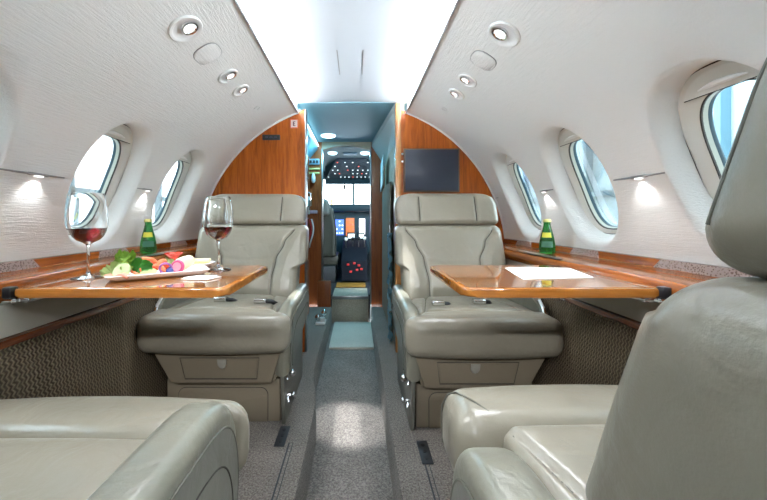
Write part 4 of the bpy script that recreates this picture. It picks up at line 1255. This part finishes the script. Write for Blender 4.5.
# folded napkin
bm = NB(); o_ = [(-0.046, -0.022), (0.030, -0.030), (0.050, 0.016), (-0.02, 0.026)]
prism(bm, o_, FZ, 0.0, 0.003, 0.001, 2)
prism(bm, [(-0.040, -0.018), (0.022, -0.024), (0.040, 0.012), (-0.016, 0.020)], FZ, 0.0032, 0.006, 0.001, 2)
obj('napkin', bm, M['paper'], loc=(-0.400, 0.928, T0), label='folded white napkin between the long platter and the wine glass', cat='napkin')
# papers on the other table
for k, (pts, z) in enumerate((([(0.478, 0.905), (0.690, 0.935), (0.735, 1.110), (0.522, 1.120)], 0.0), ([(0.492, 0.930), (0.690, 0.950), (0.725, 1.105), (0.535, 1.122)], 0.0016))):
    bm = NB(); prism(bm, pts, FZ, T0 + z, T0 + z + 0.0014)
    obj('paper_sheet', bm, M['paper'], smooth=False, label=('lower white paper sheet lying on the empty table' if k == 0 else 'top white paper sheet of the two on the empty table'), cat='paper', group='paper sheets')

# ------------------------------------------------------------------ ceiling and wall lamps
def on_liner(side, y, zt, d=0.0):
    a = math.asin((zt - ZC) / R)
    nrm = Vector((-side * cos(a), 0, -sin(a)))        # into the cabin
    p = Vector((side * R * cos(a), y, zt)) + nrm * d
    yax = Vector((0, 1, 0)); xax = yax.cross(nrm).normalized()
    m = Matrix((xax, yax, nrm)).transposed().to_4x4()
    return Matrix.Translation(p) @ m, p, nrm

def spot(p, d, energy, size, blend=0.6, col=(0.92, 0.96, 1.0), r=0.025):
    l = bpy.data.lights.new('spot_lamp', 'SPOT'); l.energy = energy; l.spot_size = radians(size); l.spot_blend = blend; l.color = col; l.shadow_soft_size = r
    o = bpy.data.objects.new('spot_lamp', l); COL.objects.link(o); o.location = p
    o.rotation_euler = Vector(d).to_track_quat('-Z', 'Y').to_euler()
    return o

ZDL = 1.366
def downlight(side, y, r_, label, aim=None, energy=3.0, size=70):
    Mx, p, nrm = on_liner(side, y, ZDL)
    e = empty('downlight', p, label=label, cat='ceiling light', group='recessed cabin lights')
    Ml = Matrix.Translation(-p) @ Mx
    k = r_ / 0.05
    bm = NB(); lathe(bm, [(0.052 * k, -0.004), (0.052 * k, 0.003), (0.049 * k, 0.006), (0.043 * k, 0.006), (0.038 * k, 0.003)], 36, Ml, cap=False); obj('bezel', bm, M['white'], e)
    bm = NB(); lathe(bm, [(0.0385 * k, 0.0035), (0.034 * k, 0.0022), (0.022 * k, 0.0012), (0.0, 0.001)], 32, Ml, cap=False); bm2 = bm; obj('reflector', bm, M['dish'], e)
    ux = 1 if (Ml.to_3x3() @ Vector((1, 0, 0))).z > 0 else -1
    bm = NB(); lathe(bm, [(0.0265 * k, 0.002), (0.025 * k, 0.0075), (0.020 * k, 0.008), (0.016 * k, 0.004)], 28, Ml @ Matrix.Translation((ux * 0.012 * k, 0, 0)), cap=False); obj('lamp_collar', bm, M['chrome'], e)
    bm = NB(); ball(bm, (ux * 0.012 * k, 0, 0.005), 0.0165 * k, (1, 1, 0.45)); bm.transform(Ml); obj('bulb', bm, M['bulb'], e)
    if aim is not None:
        spot(p + nrm * 0.03, Vector(aim) - p, energy, size)
    return e
names = {-1: 'above the food table', 1: 'above the table with papers'}
downlight(-1, 1.00, 0.050, 'large recessed round ceiling light above the food table', (-0.30, 0.85, 0.6), 4.5, 75)
downlight(1, 1.03, 0.050, 'large recessed round ceiling light above the table with papers', (0.40, 0.85, 0.6), 4.5, 75)
downlight(-1, 1.33, 0.041, 'small recessed ceiling light, first of two behind the round cover over the food', (-0.5, 1.05, 0.6), 3.5, 60)
downlight(1, 1.37, 0.041, 'small recessed ceiling light, first of two behind the round cover over the papers', (0.5, 1.0, 0.6), 3.5, 60)
downlight(-1, 1.475, 0.038, 'small recessed ceiling light nearest the bulkhead with the sign', (0.0, 1.56, -0.15), 32, 15)
downlight(1, 1.52, 0.038, 'small recessed ceiling light nearest the bulkhead with the monitor', (0.0, 1.58, -0.15), 32, 15)
# added pair of unseen fill lamps behind the viewpoint, brightening the seat fronts
downlight(-1, -0.45, 0.050, 'added unseen fill light behind the viewpoint on the food table side', (-0.12, 1.25, 0.30), 9, 60)
downlight(1, -0.45, 0.050, 'added unseen fill light behind the viewpoint on the headrest side', (0.12, 1.25, 0.30), 9, 60)
for side, y, lab in ((-1, 1.150, 'round flush cover plate in the ceiling liner above the food table'), (1, 1.20, 'round flush cover plate in the ceiling liner above the papers')):
    Mx, p, nrm = on_liner(side, y, ZDL)
    e = empty('cover_plate', p, label=lab, cat='cover', group='ceiling cover plates'); Ml = Matrix.Translation(-p) @ Mx
    bm = NB(); n = 40; lo = []; 
    pts = [sell(0.045, 0.045, 2 * pi * k / n, 2.8) for k in range(n)]
    prism(bm, pts, FZ, -0.003, 0.0035, 0.0012, 2); bm.transform(Ml); obj('plate', bm, M['liner'], e, angle=30)
    bm = NB(); tube(bm, [(a * 1.02, b * 1.02, 0.0008) for a, b in pts], 0.0017, 6, closed=True); bm.transform(Ml); obj('plate_gap', bm, M['steel'], e)
for side, y, lab in ((-1, 1.71, 'tiny sensor cap in the liner near the bulkhead with the sign'), (1, 1.73, 'tiny sensor cap in the liner near the bulkhead with the monitor')):
    Mx, p, nrm = on_liner(side, y, ZDL)
    bm = NB(); tube(bm, [(0.016 * cos(2 * pi * k / 20), 0.016 * sin(2 * pi * k / 20), 0.002) for k in range(20)], 0.0016, 6, closed=True); lathe(bm, [(0.015, 0.0005), (0.012, 0.002), (0, 0.0025)], 18, cap=False); bm.transform(Mx)
    obj('sensor_cap', bm, M['liner'], label=lab, cat='sensor', group='sensor caps')

ZR = 0.925
def reading(side, y, y0, y1, label, energy=0.15):
    Mx, p, nrm = on_liner(side, y, ZR)
    e = empty('reading_light', p, label=label, cat='reading light', group='wall reading lights'); Ml = Matrix.Translation(-p) @ Mx
    bm = NB(); tube(bm, [(0.0, y0 - y, 0.0005), (0.0, (y0 - y) * 0.5, 0.002), (0.0, 0.0, 0.0025), (0.0, (y1 - y) * 0.5, 0.002), (0.0, y1 - y, 0.0005)], [0.0022, 0.003, 0.0035, 0.003, 0.0022], 8); bm.transform(Ml); obj('bar', bm, M['steel'], e)
    bm = NB(); tube(bm, [(0.0, -0.032, 0.003), (0.0, -0.026, 0.004), (0.0, 0.026, 0.004), (0.0, 0.032, 0.003)], [0.0025, 0.0045, 0.0045, 0.0025], 10); bm.transform(Ml); o = obj('lamp_housing', bm, M['steel'], e)
    down = 1 if (Ml.to_3x3() @ Vector((1, 0, 0))).z < 0 else -1
    bm = NB(); tube(bm, [(down * 0.004, -0.012, 0.006), (down * 0.004, 0.012, 0.006)], 0.0038, 8); bm.transform(Ml); obj('lens', bm, M['bulb'], o)
    q = Mx @ Vector((down * 0.010, 0, 0.016))
    tgt = q + Vector((side * 0.10, 0, -0.2))
    spot(q, tgt - q, energy, 110, 0.9, (0.95, 0.98, 1.0), 0.006)
reading(-1, 0.935, 0.835, 1.02, 'slim wall reading light between windows, nearest above the tall wine glass')
reading(-1, 1.42, 1.36, 1.455, 'slim wall reading light between windows, above the bottle by the food', 0.13)
reading(1, 0.985, 0.905, 1.085, 'slim wall reading light between windows, nearest the tall headrest')
reading(1, 1.485, 1.42, 1.515, 'slim wall reading light between windows, above the bottle by the papers', 0.13)
for side, t in ((-1, 19), (1, 20)):
    bm = NB(); Mx, p, n_ = on_liner(side, 1.99, ZR, 0.0005); tube(bm, [(p.x, 1.972, p.z), (p.x, 2.018, p.z)], 0.0022, 6)
    obj('trim_%d' % t, bm, M['steel'], kind='structure')

# ------------------------------------------------------------------ hangar outside
blue_st = mat('blue_steel', (0.02, 0.09, 0.17), 0.5)
pale_st = mat('pale_steel', (0.06, 0.12, 0.15), 0.5)
for side, nm in ((-1, 'left'), (1, 'right')):
    e = empty('wall_hangar_' + nm, (side * 3.4, 3.0, -1.6), kind='structure')
    for k in range(12):
        y = -2.6 + 0.9 * k
        bm = NB(); box(bm, (-0.05, y - 0.03, 0), (0.05, y + 0.03, 6)); obj('column', bm, blue_st if k % 3 == 1 and side > 0 else pale_st, e, smooth=False)
    if side > 0:
        bm = NB(); box(bm, (0.08, -0.6, 0), (0.12, 9, 6)); obj('cladding', bm, mat('hangar_cladding', (0.30, 0.39, 0.42), 0.7), e, smooth=False)
    for z in (1.5, 2.75, 4.2):
        bm = NB(); box(bm, (-0.05, -3, z - 0.035), (0.05, 8, z + 0.035)); obj('beam', bm, pale_st, e, smooth=False)
bm = NB(); box(bm, (-12, -6, -1.75), (12, 14, -1.65)); obj('ground', bm, mat('apron', (0.55, 0.57, 0.58), 0.6), kind='structure', smooth=False)

# ------------------------------------------------------------------ light and camera
W = bpy.data.worlds.new('World'); S.world = W; W.use_nodes = True
bg = W.node_tree.nodes['Background']
bg.inputs[0].default_value = (0.82, 0.94, 1.0, 1)
bg.inputs[1].default_value = 3.0

def area(loc, rot, sx, sy, energy, col, shape='RECTANGLE'):
    l = bpy.data.lights.new('lamp', 'AREA'); l.energy = energy; l.color = col; l.shape = shape; l.size = sx; l.size_y = sy
    o = bpy.data.objects.new('lamp', l); COL.objects.link(o); o.location = loc; o.rotation_euler = rot
    return o
# the corridor dome lamp and the galley strip, cool white
area((-0.215, 2.86, 1.492), (0, 0, 0), 0.12, 0.12, 1.3, (0.22, 0.70, 1.0), 'DISK')
area((-0.22, 3.42, 1.45), (0, 0, 0), 0.09, 0.09, 0.8, (0.30, 0.80, 1.0), 'DISK')
area((0.11, 3.42, 1.45), (0, 0, 0), 0.09, 0.09, 0.8, (0.30, 0.80, 1.0), 'DISK')

cam = bpy.data.cameras.new('Camera'); co = bpy.data.objects.new('Camera', cam); COL.objects.link(co)
co.location = (0.03, 0, 0.80); co.rotation_euler = (pi / 2, 0, 0)
cam.sensor_fit = 'HORIZONTAL'; cam.sensor_width = 36; cam.lens = 336 / 767 * 36
cam.shift_x = 26.5 / 767; cam.shift_y = -31 / 767
cam.clip_start = 0.01
S.camera = co
S.view_settings.view_transform = 'Standard'
S.view_settings.look = 'None'
S.view_settings.exposure = 2.2
S.view_settings.gamma = 1.0
S.view_settings.use_curve_mapping = False
S.cycles.max_bounces = 12
S.cycles.transparent_max_bounces = 16
S.cycles.sample_clamp_indirect = 6.0
S.cycles.caustics_reflective = False
S.cycles.caustics_refractive = False
